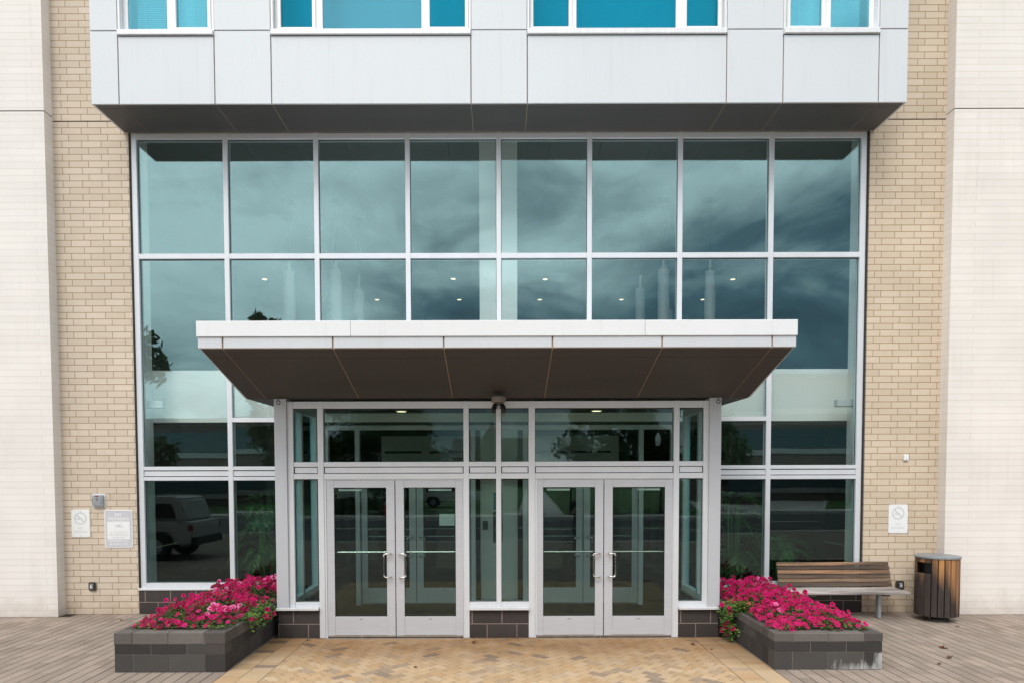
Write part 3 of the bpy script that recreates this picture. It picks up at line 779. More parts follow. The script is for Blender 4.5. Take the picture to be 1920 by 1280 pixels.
# ------------------------------------------------------------------ interior fittings (things)
def pendant(x, y, top, ln, w, label, glass=False):
    x, y, _z = far(x, y, 7.45); top = 2.25+(top-2.25)*KS; ln *= KS; w *= KS
    t = thing('pendant_lamp', label, 'pendant lamp', (x, y, CZL), 'cylinder pendant lamps in the lobby')
    q = MB(); q.lathe([(.13,-.03),(.13,.009)], (x,y,CZL), 20); q.build('ceiling_plate', M['chrome_dark'], t, smooth=True)
    q = MB(); q.tube([(x,y,CZL-.02),(x,y,top+.30)], .008, 6); q.build('cable', M['black'], t)
    q = MB(); q.tube([(x,y,top+.30),(x,y,top)], .028, 10); q.lathe([(.028,0),(.05,.0),(.05,.02),(.028,.025)], (x,y,top), 14); q.build('stem', M['lamp_glass'], t, smooth=True)
    q = MB()
    if glass:
        q.lathe([(.05,-.42),(.05,0)], (x,y,top), 14); q.lathe([(w*.88,-.42),(w*.9,-.0)], (x,y,top), 18, 0)
        q.lathe([(w,-ln),(w,-.42)], (x,y,top), 20)
    else: q.lathe([(w*.9,-ln),(w,-ln+.02),(w,-.04),(w*.93,-.02),(w*.6,0)], (x,y,top), 22)
    q.build('lamp_shade', M['lamp_glass'], t, smooth=True)
    return t
for s, sd in ((-1, 'left'), (1, 'right')):
    pendant(s*3.155, 2.50, 6.16, 1.75, .105, 'tall white cylinder pendant lamp, the highest hung of the %s-hand cluster' % sd)
    pendant(s*2.89, 3.39, 6.02, 1.6, .10, 'white cylinder pendant lamp nearest the central column in the %s-hand cluster' % sd)
    pendant(s*4.06, 2.52, 6.10, 1.75, .105, 'stepped glass topped pendant lamp, outermost of the %s-hand cluster' % sd, True)
    pendant(s*3.62, 4.03, 5.72, 1.2, .10, 'low hung pendant lamp half hidden at the back of the %s-hand cluster' % sd)
    pendant(s*4.33, 3.42, 5.75, 1.2, .09, 'slim pendant lamp directly behind the stepped one in the %s-hand cluster' % sd)
DL = [(-6.33,7.88,7.46,'upper row, far left beyond the pendant lamps'), (-1.25,7.88,7.46,'upper row, left of the central column'), (1.23,7.95,7.46,'upper row, right of the central column'), (6.32,8.0,7.46,'upper row, far right beyond the pendant lamps'),
      (-3.7,10.12,7.46,'lower row beside the left pendant cluster'), (-1.22,10.14,7.46,'lower row just left of the central column'), (1.21,10.16,7.46,'lower row just right of the central column'), (3.68,10.18,7.46,'lower row beside the right pendant cluster'), (6.15,10.2,7.46,'lower row behind the stepped right pendant lamp'),
      (-1.575,.10,3.05+.19,'vestibule ceiling above the left pair of doors'), (1.54,.10,3.05+.19,'vestibule ceiling above the right pair of doors'),
      (-1.5,6.5,3.05,'lobby ceiling deep behind the left doors, near row'), (1.2,6.5,3.05,'lobby ceiling deep behind the right doors, near row'), (-2.6,8.5,3.05,'lobby ceiling deep behind the left doors, far row'), (2.6,8.5,3.05,'lobby ceiling deep behind the right doors, far row'), (-.9,8.5,3.05,'lobby ceiling deep behind the door centre, far row')]
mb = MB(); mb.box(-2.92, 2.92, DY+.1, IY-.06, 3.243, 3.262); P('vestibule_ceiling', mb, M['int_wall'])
proto = None
for (x, y, z, lb) in DL:
    if z == 7.46: x, y, z = far(x, y, 7.45); z += .009
    if proto is None:
        proto = thing('ceiling_downlight', '', 'ceiling light', (x,y,z), 'recessed ceiling downlights')
        q = MB(); q.lathe([(.080,-.014),(.10,-.001)], (x,y,z), 20); q.build('trim_ring', M['white_frame'], proto)
        q = MB(); q.lathe([(.075,-.016),(.075,-.0145)], (x,y,z), 20); q.build('lens', M['downlight'], proto)
        t = proto
    else: t = copy_tree(proto, (x, y, z-.001))
    t['label'] = 'small round warm glowing downlight, ' + lb
# fittings on the interior column
t = thing('notice_frame', 'tall black framed notice hung on the white lobby column', 'notice frame', (.0, 1.13, 1.15))
q = MB(); q.box(-.125, .035, 1.125, 1.149, 1.02, 1.56); q.build('frame', M['black'], t, bevel=.004)
q = MB(); q.box(-.09, .0, 1.120, 1.1245, 1.06, 1.52); q.build('sheet', M['int_wall'], t)
mposter = plain('blue_poster', (.04,.20,.30), .4, 0, .6, 9)
q = MB(); q.box(-.115, .035, 1.130, 1.149, 1.60, 1.90); tag(q.build('poster', mposter, org=(-.04,1.14,1.6)), 'small blue poster above the black notice frame on the white column', 'poster')
q = MB(); q.box(-.31, -.22, 1.12, 1.149, 1.25, 1.40); tag(q.build('card_reader', M['black'], org=(-.27,1.14,1.25), bevel=.01), 'small black card reader on the left of the white lobby column', 'card reader')

# palms in pots
def palm(x, y, label, seed, ht=2.0):
    rnd = random.Random(seed)
    t = thing('potted_palm', label, 'potted palm', (x, y, -.006))
    q = MB(); q.lathe([(.15,0),(.2,.32),(.215,.34),(.2,.345),(.18,.30)], (x,y,-.006), 24); q.build('pot', M['chrome_dark'], t, smooth=True)
    st = MB(); lf = MB()
    for k in range(30):
        a = rnd.uniform(0, 2*math.pi); b0 = Vector((x+.08*math.cos(a)*rnd.random(), y+.05*math.sin(a), .3))
        hh = rnd.uniform(.25, 1.0)*ht*.72
        out = Vector((math.cos(a), math.sin(a)*.45, 0))
        pts = []; n = 14; ln = rnd.uniform(.55, .95)
        top = b0 + Vector((0,0,hh)) + out*.07
        for i in range(n):
            u = i/(n-1)
            pts.append(top + out*ln*.62*u + Vector((0,0, ln*(.62*u - .95*u*u))))
        st.tube([b0, (b0+top)/2+out*.02, top], [.011,.009,.006], 5)
        st.tube(pts, [.005*(1-.8*i/n) for i in range(n)], 4)
        for i in range(2, n):
            p = pts[i]; d = (pts[i]-pts[i-1]).normalized(); sd = d.cross(Vector((0,0,1))).normalized()
            for sg in (-1, 1):
                for rep in (0, .5):
                    p2 = p - d*rep*ln/n
                    L_ = .26*math.sin(math.pi*min(1, (i+1-rep)/n*.9+.08))*rnd.uniform(.8, 1.15)
                    tip = p2 + (sd*sg*.85 + d*.55 + Vector((0,0,-.25+rnd.uniform(-.2,.2)))).normalized()*L_
                    wv = d*.010
                    mid = (p2+tip)/2 + Vector((0,0,.012))
                    lf.add([p2, mid-wv, tip, mid+wv], [(0,1,2,3)])
    st.build('stem', M['palm_leaf'], t); lf.build('leaves', M['palm_leaf'], t)
    return t
palm(-3.92, .52, 'tall green potted palm behind the glass beside the left entrance column', 3, 2.15)
palm(3.86, .52, 'tall dark potted palm behind the glass beside the right entrance column', 5, 2.2)
palm(4.95, 1.3, 'small dim potted palm deeper in the lobby behind the bench', 9, 1.1)

# ------------------------------------------------------------------ wall furniture
def rrect(x0, x1, z0, z1, r, n=5):
    pts = []
    for cx, cz, a0 in ((x1-r, z1-r, 0), (x0+r, z1-r, 90), (x0+r, z0+r, 180), (x1-r, z0+r, 270)):
        for k in range(n+1):
            a = R(a0+90*k/n); pts.append((cx+r*math.cos(a), cz+r*math.sin(a)))
    return pts
def text_mesh(txt, size, x, y, z, mat, parent, name='lettering', width=None, mirror=False, bold=0.0):
    cu = bpy.data.curves.new('txt', 'FONT'); cu.body = txt; cu.size = size; cu.align_x = 'CENTER'; cu.align_y = 'CENTER'; cu.extrude = .0006; cu.offset = bold
    ob = bpy.data.objects.new('txt', cu); C.objects.link(ob)
    bpy.context.view_layer.update()
    dg = bpy.context.evaluated_depsgraph_get()
    me = bpy.data.meshes.new_from_object(ob.evaluated_get(dg))
    w = max(v.co.x for v in me.vertices)-min(v.co.x for v in me.vertices)
    sx = (width/w) if width else 1
    q = MB()
    q.v = [(x+v.co.x*sx*(-1 if mirror else 1), y-v.co.z, z+v.co.y) for v in me.vertices]
    q.f = [list(p.vertices) for p in me.polygons]; q.m = [0]*len(q.f)
    bpy.data.objects.remove(ob); bpy.data.curves.remove(cu); bpy.data.meshes.remove(me)
    return q.build(name, mat, parent)
def ring(q, cx, cz, y0, y1, r0, r1, n=36):
    vs = []; fs = []
    for k in range(n):
        a = 2*math.pi*k/n
        for r in (r0, r1):
            for y in (y0, y1): vs.append((cx+r*math.cos(a), y, cz+r*math.sin(a)))
    for k in range(n):
        a = 4*k; b = 4*((k+1) % n)
        fs += [(a, a+2, b+2, b), (a+1, b+1, b+3, a+3), (a+2, a+3, b+3, b+2), (a, b, b+1, a+1)]
    q.add(vs, fs)
def no_smoking(x0, x1, z0, z1, label):
    t = thing('no_smoking_sign', label, 'sign', ((x0+x1)/2, -.01, z0), 'no smoking signs')
    q = MB(); q.prism(rrect(x0, x1, z0, z1, .028), 'y', -.010, -.004); q.build('plate', M['white_paint'], t, bevel=.0015)
    cx = (x0+x1)/2; cz = z1-.142; r = .098
    q = MB(); ring(q, cx, cz, -.0115, -.0095, r-.017, r)
    d = .7071
    h = .009
    q.add([(cx+sx*(r-.012)*d+ox*h*d, yy, cz-sx*(r-.012)*d+ox*h*d) for yy in (-.0118, -.0098) for sx, ox in ((-1,-1),(-1,1),(1,1),(1,-1))],
          [(0,1,2,3), (7,6,5,4), (0,4,5,1), (1,5,6,2), (2,6,7,3), (3,7,4,0)])
    q.build('ban_ring', M['faint_ink'], t)
    q = MB(); q.box(cx-.062, cx+.03, -.0112, -.0096, cz-.018, cz-.004)
    q.tube([(cx-.05,-.0105,cz+.004),(cx-.03,-.0105,cz+.022),(cx-.04,-.0105,cz+.036)], .003, 5); q.build('cigarette_emblem', M['faint_ink'], t)
    text_mesh('NO', .052, cx, -.0105, z0+.145, M['faint_ink'], t)
    text_mesh('SMOKING', .052, cx, -.0105, z0+.085, M['faint_ink'], t, width=.205)
    q = MB()
    for z in (z1-.035, z0+.025): q.prism([(cx+.006*math.cos(k*.785), z+.006*math.sin(k*.785)) for k in range(8)], 'y', -.0125, -.009)
    q.build('screw', M['galv'], t)
no_smoking(-6.825, -6.532, 1.238, 1.68, 'white no smoking sign on the left brick wall beside the no trespassing sign')
no_smoking(6.177, 6.483, 1.268, 1.727, 'white no smoking sign alone on the right brick wall above the bench end')
# no trespassing sign
x0, x1, z0, z1 = -6.300, -5.852, 1.065, 1.675; cx = (x0+x1)/2
t = thing('no_trespassing_sign', 'grey and white no trespassing sign with small aeroplane emblem on the left brick wall', 'sign', (cx, -.01, z0))
q = MB(); q.prism(rrect(x0, x1, z0, z1, .035), 'y', -.010, -.004); q.build('plate', M['white_paint'], t, bevel=.0015)
q = MB(); q.prism(rrect(x0+.014, x1-.014, z0+.014, z1-.014, .026), 'y', -.0114, -.0095); q.build('grey_field', M['grey_paint'], t)
q = MB(); q.box(x0+.045, x1-.045, -.0130, -.011, z0+.137, z1-.187); q.build('white_panel', M['white_paint'], t)
text_mesh('NO', .068, cx, -.0122, z1-.080, M['white_paint'], t, bold=.0012)
text_mesh('TRESPASSING', .066, cx, -.0122, z1-.147, M['white_paint'], t, width=.345, bold=.0012)
for tx_, zz, wd in (('ALL PROPERTY &', z0+.247, .28), ('PROTECTED BY VIDEO', z0+.208, .30), ('SURVEILLANCE', z0+.168, .21)):
    text_mesh(tx_, .034, cx, -.0137, zz, M['faint_ink'], t, width=wd)
text_mesh('TRESPASSERS WILL', .046, cx, -.0122, z0+.107, M['white_paint'], t, width=.345, bold=.0008)
text_mesh('BE PROSECUTED', .046, cx, -.0122, z0+.058, M['white_paint'], t, width=.29, bold=.0008)
q = MB(); ez = z1-.255
q.prism([(cx-.062, ez+.004), (cx-.03, ez+.010), (cx+.04, ez-.022), (cx+.052, ez-.030), (cx+.02, ez-.024), (cx-.05, ez-.006)], 'y', -.0142, -.0125)
q.prism([(cx-.012, ez+.002), (cx+.03, ez+.032), (cx+.042, ez+.030), (cx+.012, ez-.008)], 'y', -.0145, -.0126)
q.prism([(cx+.038, ez-.018), (cx+.062, ez+.008), (cx+.070, ez+.006), (cx+.053, ez-.026)], 'y', -.0147, -.0127)
q.build('aeroplane_emblem', M['grey_paint'], t)
text_mesh('ABIA', .026, cx-.028, -.0139, ez-.055, M['faint_ink'], t) if False else None
q = MB()
for z in (z1-.036, z0+.03): q.prism([(cx+.007*math.cos(k*.785), z+.007*math.sin(k*.785)) for k in range(8)], 'y', -.014, -.009)
q.build('screw', M['galv'], t)
# key box
x0, x1, z0, z1 = -6.488, -6.272, 1.705, 1.93
t = thing('key_box', 'square grey metal key box with red label above the signs on the left brick wall', 'key box', ((x0+x1)/2, -.02, z0))
q = MB(); q.prism(rrect(x0, x1, z0, z1, .02), 'y', -.012, -.001); q.build('mounting_plate', M['sill'], t, bevel=.002)
q = MB(); q.prism(rrect(x0+.028, x1-.02, z0+.02, z1-.018, .014), 'y', -.055, -.0125); q.build('housing', M['galv'], t, bevel=.006)
q = MB(); q.prism(rrect(x0+.05, x1-.045, z0+.04, z1-.05, .01), 'y', -.062, -.0555); q.build('cover', M['galv'], t, bevel=.003)
q = MB(); q.box(x0+.082, x0+.128, -.0645, -.0555, z1-.048, z1-.034); q.build('red_label', M['red'], t)
q = MB(); q.lathe([(.016,0),(.016,.012)], (0,0,0), 14)
q.v = [(x0+.105+v[0], -.0625-v[2]*.6, z1-.085+v[1]) for v in q.v]; q.build('lock_cylinder', M['steel'], t)
q = MB(); q.box(x0+.020, x0+.0275, -.045, -.0125, z0+.06, z1-.07); q.build('hinge', M['black'], t)
def outlet(x0, x1, z0, z1, label):
    t = thing('outlet_cover', label, 'outlet cover', ((x0+x1)/2, 0, z0), 'weatherproof outlet covers')
    q = MB(); q.box(x0, x1, -.045, -.001, z0, z1); q.build('housing', M['chrome_dark'], t, bevel=.012, seg=2)
    cx = (x0+x1)/2; cz = (z0+z1)/2
    q = MB(); q.prism(rrect(cx-.022, cx+.028, cz-.038, cz+.04, .015), 'y', -.062, -.0455); q.build('flap', M['galv'], t, bevel=.004)
    q = MB(); q.prism(rrect(cx-.012, cx+.012, cz-.02, cz+.02, .008), 'y', -.0655, -.0625); q.build('insert', M['sill'], t)
    return t
outlet(-6.567, -6.455, .385, .52, 'dark metal outlet cover low on the left brick wall below the signs')
outlet(6.303, 6.437, .372, .506, 'dark metal outlet cover low on the right brick wall between bench and bin')
t = thing('wall_sensor', 'small white plastic sensor high on the right brick wall above the no smoking sign', 'sensor', (6.43, 0, 2.419))
q = MB(); q.box(6.392, 6.468, -.035, -.001, 2.419, 2.52); q.build('housing', M['white_paint'], t, bevel=.008, seg=2)
q = MB(); q.box(6.412, 6.448, -.0375, -.0345, 2.43, 2.45); q.build('vent', M['grey_paint'], t)

# security camera under the canopy
cx, cy = -.018, -1.86
t = thing('security_camera', 'beige security camera cluster hanging under the canopy between the double doors', 'security camera', (cx, cy, 3.245))
mc = plain('beige_camera_plastic', (.26,.22,.19), .5)
q = MB(); q.lathe([(.085,-.075),(.095,-.07),(.095,-.012),(.085,0)], (cx,cy,3.245), 28); q.build('base', mc, t, smooth=True)
q = MB(); q.lathe([(.03,-.12),(.045,-.105),(.05,-.076)], (cx,cy,3.245), 18); q.build('neck', M['chrome_dark'], t, smooth=True)
for s in (-1, 1):
    q = MB(); p0 = Vector((cx+s*.045, cy-.005, 3.245-.10)); d = Vector((s*.22, -.55, -.8)).normalized()
    q.tube([p0, p0+d*.03, p0+d*.10, p0+d*.115], [.024,.032,.034,.028], 14); q.build('camera_head', M['black'], t, smooth=True)
q = MB()
for k in range(2): pass
q.lathe([(.012,-.165),(.026,-.155),(.032,-.13),(.02,-.118)], (cx,cy-.03,3.245), 16); q.build('lens_dome', M['galv'], t, smooth=True)
proto = None
for x, sd in ((-2.935, 'left'), (2.89, 'right')):
    if proto is None:
        proto = thing('eye_bolt', '', 'eye bolt', (x, -1.80, 3.245), 'eye bolts under the canopy')
        q = MB(); q.tube([(x,-1.80,3.25),(x,-1.80,3.205)], .008, 8); q.build('shank', M['chrome_dark'], proto)
        q = MB(); q.tube([(x+.024*math.cos(a*.5236), -1.80, 3.183+.024*math.sin(a*.5236)) for a in range(13)], .007, 8); q.build('eye', M['chrome_dark'], proto, smooth=True)
        t = proto
    else: t = copy_tree(proto, (x, -1.80, 3.245))
    t['label'] = 'dark steel eye bolt under the canopy above the %s entrance column' % sd

# ------------------------------------------------------------------ planters
def planter(x0, x1, yf, yb, H, label, mat):
    t = thing('planter', label, 'planter', ((x0+x1)/2, yf, 0), 'block planters beside the entrance')
    z1, z2 = .205, .318
    th = .2
    q = MB(); q.box(x0+.006, x1-.006, yf+.006, yb, -.01, H-.012); q.build('core', M['mortar'], t)
    wl = MB(); jo = .0035
    def row(z0, z1_, off, wl, ext=0.0):
        def run(a0, a1, off):
            cuts = [a0]; p = a0+off
            while p < a1-.03:
                if p > a0+.06: cuts.append(p)
                p += .406
            cuts.append(a1)
            return list(zip(cuts[:-1], cuts[1:]))
        rz = lambda: random.uniform(-.0012, .0012)
        for a, b in run(x0, x1, off):
            o = rz(); wl.box(a+jo*(a > x0)-ext*(a == x0), b-jo*(b < x1)+ext*(b == x1), yf-ext+o, yf+.19, z0+jo, z1_)
        for sx in (0, 1):
            for a, b in run(yf+.192, yb, .4-off):
                o = rz()
                if sx == 0: wl.box(x0-ext+o, x0+.19, a+jo, b-jo, z0+jo, z1_)
                else: wl.box(x1-.19, x1+ext+o, a+jo, b-jo, z0+jo, z1_)
    row(0.002, z1, .205, wl); row(z1, z2, .41, wl)
    wl.build('block_wall', mat, t, bevel=.004)
    cp = MB(); row(z2, H, .205, cp, .004); cp.build('cap_course', M['cap'], t, bevel=.006)
    so = MB(); so.box(x0+.19, x1-.19, yf+.19, yb-.003, H-.0125, H-.004); so.build('soil', M['soil'], t)
    return t
planter(-4.362, -3.112, -3.265, -.004, .455, 'charcoal block planter of magenta petunias left of the entrance', M['block'])
planter(3.112, 4.335, -3.22, -.004, .420, 'charcoal block planter with white lime stains right of the entrance', M['block_stain'])

# petunias -------------------------------------------------------------
def bloom_geo(r):
    vs = [(0,0,-.018)]; fs = []; mi = []
    n = 10
    for rr, z, sc2 in ((.30, -.004, 0), (.68, .004, .5), (1.0, .002, 1)):
        for k in range(n):
            a = 2*math.pi*k/n
            q = rr*r*(1 - (.13*sc2 if k % 2 else 0)); zz = z + (.006*sc2 if k % 2 == 0 else -.002)
            vs.append((q*math.cos(a), q*math.sin(a), zz))
    for k in range(n): fs.append((0, 1+k, 1+(k+1) % n)); mi.append(1)
    for j in range(2):
        for k in range(n):
            a = 1+j*n+k; b = 1+j*n+(k+1) % n
            fs.append((a, a+n, b+n, b)); mi.append(0)
    return vs, fs, mi
BG = bloom_geo(.034)
BM = {}
for nm in ('petal_magenta', 'petal_crimson', 'petal_pink'):
    me = bpy.data.meshes.new('petunia_flower'); me.from_pydata(BG[0], [], BG[1]); me.materials.append(M[nm]); me.materials.append(M['throat'])
    me.polygons.foreach_set('material_index', BG[2]); me.polygons.foreach_set('use_smooth', [True]*len(BG[1])); BM[nm] = me
def petunias(xa, xb, ya, yb, H, label, seed, weights, spill_side, spill):
    rnd = random.Random(seed)
    org = ((xa+xb)/2, (ya+yb)/2, H)
    t = thing('petunia_bed', label, 'flowers', org, 'petunia beds')
    W = xb-xa
    def mound(x, y):
        u = (x-xa)/W; v = (y-ya)/(yb-ya)
        e = min(1, min(u, 1-u)*5)*min(1, v*5+.12)
        return (.03+.135*e)*(.80+.80*mnoise.noise(Vector((x*3.6, y*2.6, seed)))+.55*mnoise.noise(Vector((x*9, y*8, seed+2))))
    def edge_front(x): return ya + .07*mnoise.noise(Vector((x*4, seed, 1.3)))
    lf = MB()
    def leaf(p, up, s, q):
        a = rnd.uniform(0, 6.28); d = Vector((math.cos(a), math.sin(a), rnd.uniform(-.2,.5))).normalized()
        sd = d.cross(up).normalized()*s*.36
        q.add([p, p+d*s*.5+sd, p+d*s, p+d*s*.5-sd], [(0,1,2,3)])
    for k in range(4600):
        x = rnd.uniform(xa, xb); y = rnd.uniform(ya, yb)
        if y < edge_front(x): continue
        h = mound(x, y)
        leaf(Vector((x, y, H+h*rnd.uniform(.25, 1.02))), Vector((0,0,1)), rnd.uniform(.03,.055), lf)
    spots = []
    tries = 0
    while len(spots) < 640 and tries < 40000:
        tries += 1
        x = rnd.uniform(xa-.01, xb+.01); y = rnd.uniform(ya, yb)
        if y < edge_front(x): continue
        cov = mnoise.noise(Vector((x*2.6, y*2.0, seed+4)))
        if cov < -.10 and rnd.random() < .84: continue
        if any((x-s[0].x)**2+(y-s[0].y)**2 < .0010 for s in spots): continue
        h = mound(x, y)
        nrm = Vector(((x-(xa+xb)/2)*.5, -.75+rnd.uniform(-.4,.3), .9)) + Vector((rnd.uniform(-.4,.4), rnd.uniform(-.2,.2), 0))
        spots.append((Vector((x, y, H+h+rnd.uniform(-.02,.035))), nrm.normalized(), v_pink(x, y, rnd, weights, ya, yb)))
    # plants trailing over the inner side of the box
    for k in range(spill):
        y = rnd.uniform(*SPY[seed]); dz = rnd.random()**1.3*SPZ[seed]; ox = (.03+.10*rnd.random()*(1 if SPZ[seed] > .25 else .6))*spill_side
        ex = xb if spill_side > 0 else xa
        ex += spill_side*.07
        p = Vector((ex+ox, y, H+.05-dz))
        for _ in range(7): leaf(p+Vector((rnd.uniform(-.04,.03)*spill_side, rnd.uniform(-.07,.07), rnd.uniform(-.05,.05))), Vector((spill_side*.5,-.5,.6)).normalized(), rnd.uniform(.03,.055), lf)
        if k % 4 == 0: spots.append((p+Vector((spill_side*.02,-.02,.01)), Vector((spill_side*.6,-.8,.4)).normalized(), 'petal_crimson' if rnd.random() < .6 else 'petal_magenta'))
        # stem back to the soil
    if spill > 60:
        for k in range(120):
            y = rnd.uniform(*SPY[seed]); lf2 = Vector((xa-.09+rnd.uniform(0,.12), y, H+rnd.uniform(.0,.08)))
            for _ in range(4): leaf(lf2+Vector((rnd.uniform(-.04,.04), rnd.uniform(-.07,.07), rnd.uniform(-.02,.04))), Vector((0,0,1)), rnd.uniform(.03,.055), lf)
    else:
        for k in range(60):
            y = rnd.uniform(*SPY[seed]); lf2 = Vector((xb+rnd.uniform(-.02,.07), y, H+rnd.uniform(.0,.07)))
            for _ in range(4): leaf(lf2+Vector((rnd.uniform(-.04,.04), rnd.uniform(-.07,.07), rnd.uniform(-.02,.04))), Vector((0,0,1)), rnd.uniform(.03,.055), lf)
    # upright shoots
    for k in range(70):
        x = rnd.uniform(xa, xb); y = rnd.uniform(ya+.1, yb-.05); h = mound(x, y)
        b0 = Vector((x, y, H+h*.6)); tp = b0+Vector((rnd.uniform(-.05,.05), rnd.uniform(-.05,.03), rnd.uniform(.08,.17)))
        lf.tube([b0, tp], .0025, 4)
        for _ in range(4): leaf(b0.lerp(tp, rnd.uniform(.4,1)), Vector((0,0,1)), .03, lf)
        if k % 2 == 0: spots.append((tp, Vector((rnd.uniform(-.5,.5), -.8, .5)).normalized(), 'petal_pink' if y > yb-.9 and rnd.random() < .6 else 'petal_magenta'))
    lf.build('foliage', M['petunia_leaf'], t)
    if spill > 60:
        yl = MB()
        for k in range(150): leaf(Vector((rnd.uniform(xa-.07, xa+.16), rnd.uniform(-2.1,-1.5), H+rnd.uniform(.02,.11))), Vector((0,0,1)), rnd.uniform(.025,.045), yl)
        yl.build('yellowing_foliage', M['yellow_leaf'], t)
    spots.sort(key=lambda s: (s[0]-Vector((0,-11,2.2))).length)
    rest = MB(); order = ['petal_magenta', 'petal_crimson', 'petal_pink']
    for i, (p, nm, kind) in enumerate(spots):
        s = rnd.uniform(.78, 1.15)
        rot = nm.to_track_quat('Z', 'Y').to_matrix() @ Matrix.Rotation(rnd.uniform(0, 6.28), 3, 'Z')
        if i < 100:
            o = bpy.data.objects.new('flower', BM[kind]); C.objects.link(o); o.parent = t
            o.matrix_local = Matrix.LocRotScale(p-Vector(org), rot.to_quaternion(), Vector((s,s,s)))
        else:
            vs = [p + rot @ (Vector(v)*s) for v in BG[0]]
            o0 = len(rest.v); rest.v += [tuple(v) for v in vs]
            for f, m_ in zip(BG[1], BG[2]):
                rest.f.append([a+o0 for a in f]); rest.m.append(3 if m_ else order.index(kind))
    r = rest.build('flowers', [M[k] for k in order]+[M['throat']], t, smooth=True); r['kind'] = 'stuff'
    return t
def v_pink(x, y, rnd, w, ya, yb):
    n = mnoise.noise(Vector((x*2.2, y*1.7, w[3])))
    k = rnd.random() + n*.5
    if n > w[4] and rnd.random() < .75: return 'petal_pink'
    return 'petal_magenta' if k < w[0] else ('petal_crimson' if k < w[0]+w[1] else 'petal_magenta')
SPY = {11: (-2.75, -1.8), 23: (-2.05, -1.74)}
SPZ = {11: .16, 23: .42}
petunias(-4.29, -3.15, -3.14, -.06, .455, 'bed of crimson, magenta and pale pink petunias spilling from the left planter', 11, (.30,.66,0,2.0,.33), 1, 34)
petunias(3.17, 4.28, -3.12, -.06, .420, 'dense bed of bright magenta petunias trailing over the inner corner of the right planter', 23, (.66,.36,0,9.0,.66), -1, 80)

# ------------------------------------------------------------------ bench
bx0, bx1 = 4.375, 6.145
t = thing('bench', 'weathered timber slat bench with grey metal legs against the right brick wall', 'bench', ((bx0+bx1)/2, -.35, 0))
q = MB(); nb = 6
for k in range(nb):
    f0 = k/nb; f1 = (k+1)/nb-.022
    def bp(f): return (-.20+.125*f, .455+.372*f)
    (ya_, za_), (yb_, zb_) = bp(f0), bp(f1)
    q.prism([(ya_, za_), (ya_+.028, za_-.009), (yb_+.028, zb_-.009), (yb_, zb_)], 'x', bx0-random.uniform(0,.006), bx1+random.uniform(0,.006))
q.build('backrest', M['wood_bench'], t, bevel=.004)
q = MB()
for k in range(5):
    y0 = -.66+k*.090
    if k == 0: q.prism([(y0+.004,.395),(y0+.083,.395),(y0+.083,.437),(y0+.02,.437),(y0,.425)], 'x', bx0-.03, bx1+.03)
    else: q.box(bx0-.03, bx1+.03, y0, y0+.083, .397, .437)
q.build('seat', M['wood_seat'], t, bevel=.006)
for x in (bx0+.30, 5.79):
    q = MB(); q.box(x+.008, x+.056, -.455, -.438, .0, .37); q.box(x+.004, x+.020, -.437, -.385, .0, .37); q.build('leg', M['galv'], t, bevel=.003)
q = MB()
for x in (bx0+.30, 5.79):
    q.box(x-.007, x+.08, -.64, -.19, .371, .394)
    q.prism([(-.20,.385),(-.165,.385),(-.035,.82),(-.06,.82)], 'x', x+.01, x+.06)
q.build('frame', M['chrome_dark'], t)

M['lid'] = plain('dull_grey_lid', (.26,.28,.30), .45, .3, .15, 12)
# ------------------------------------------------------------------ litter bin
bx, by = 6.615, -.57
t = thing('litter_bin', 'round litter bin of stained vertical timber slats with grey metal lid', 'litter bin', (bx, by, 0))
RT, RB = .294, .30
q = MB(); n = 21
for k in range(n):
    a = 2*math.pi*(k+.5)/n
    # opening faces the wall-side left: azimuth measured from -y towards -x
    az = math.atan2(-math.cos(a), -math.sin(a))   # 0 = towards camera (-y), +90deg = -x
    wdt = .0365
    def slat(z0, z1, rr, q=q, a=a):
        u = Vector((-math.sin(a), math.cos(a), 0)); o = Vector((math.cos(a), math.sin(a), 0)); c0 = Vector((bx, by, 0))
        vs = [c0+o*(rr+d)+u*s*wdt+Vector((0,0,z)) for z in (z0, z1) for (d, s) in ((0,-1),(0,1),(-.022,1),(-.022,-1))]
        q.add(vs, [(0,1,2,3),(7,6,5,4),(0,4,5,1),(1,5,6,2),(2,6,7,3),(3,7,4,0)])
    if 50 < math.degrees(az) < 98:
        slat(.885, .948, RT)
        if not (55 < math.degrees(az)): pass
    else: slat(.085, .948, RT)
q.build('slats', M['bin_wood'], t, bevel=.004)
q = MB()
for k in range(n):
    a = 2*math.pi*(k+.5)/n; az = math.degrees(math.atan2(-math.cos(a), -math.sin(a)))
    if 50 < az < 98:
        u = Vector((-math.sin(a), math.cos(a), 0)); o = Vector((math.cos(a), math.sin(a), 0)); c0 = Vector((bx, by, 0))
        vs = [c0+o*(.307+d)+u*s*.0405+Vector((0,0,z)) for z in (.085, .725) for (d, s) in ((0,-1),(0,1),(-.022,1),(-.022,-1))]
        q.add(vs, [(0,1,2,3),(7,6,5,4),(0,4,5,1),(1,5,6,2),(2,6,7,3),(3,7,4,0)])
q.build('door', M['bin_wood'], t, bevel=.004)
q = MB(); q.lathe([(.245,.09),(.255,.10),(.255,.715)], (bx,by,0), 32); q.lathe([(.21,.716),(.21,.945)], (bx,by,0), 24); q.build('liner', M['black'], t, smooth=True)
q = MB(); q.lathe([(.304,.949),(.310,.953),(.310,.974),(.300,.981),(.18,.988),(.05,.99)], (bx,by,0), 48); q.build('lid', M['lid'], t, smooth=True)
q = MB(); q.lathe([(.165,.0),(.165,.03),(.15,.035)], (bx,by,0), 32); q.tube([(bx,by,.03),(bx,by,.095)], .10, 12)
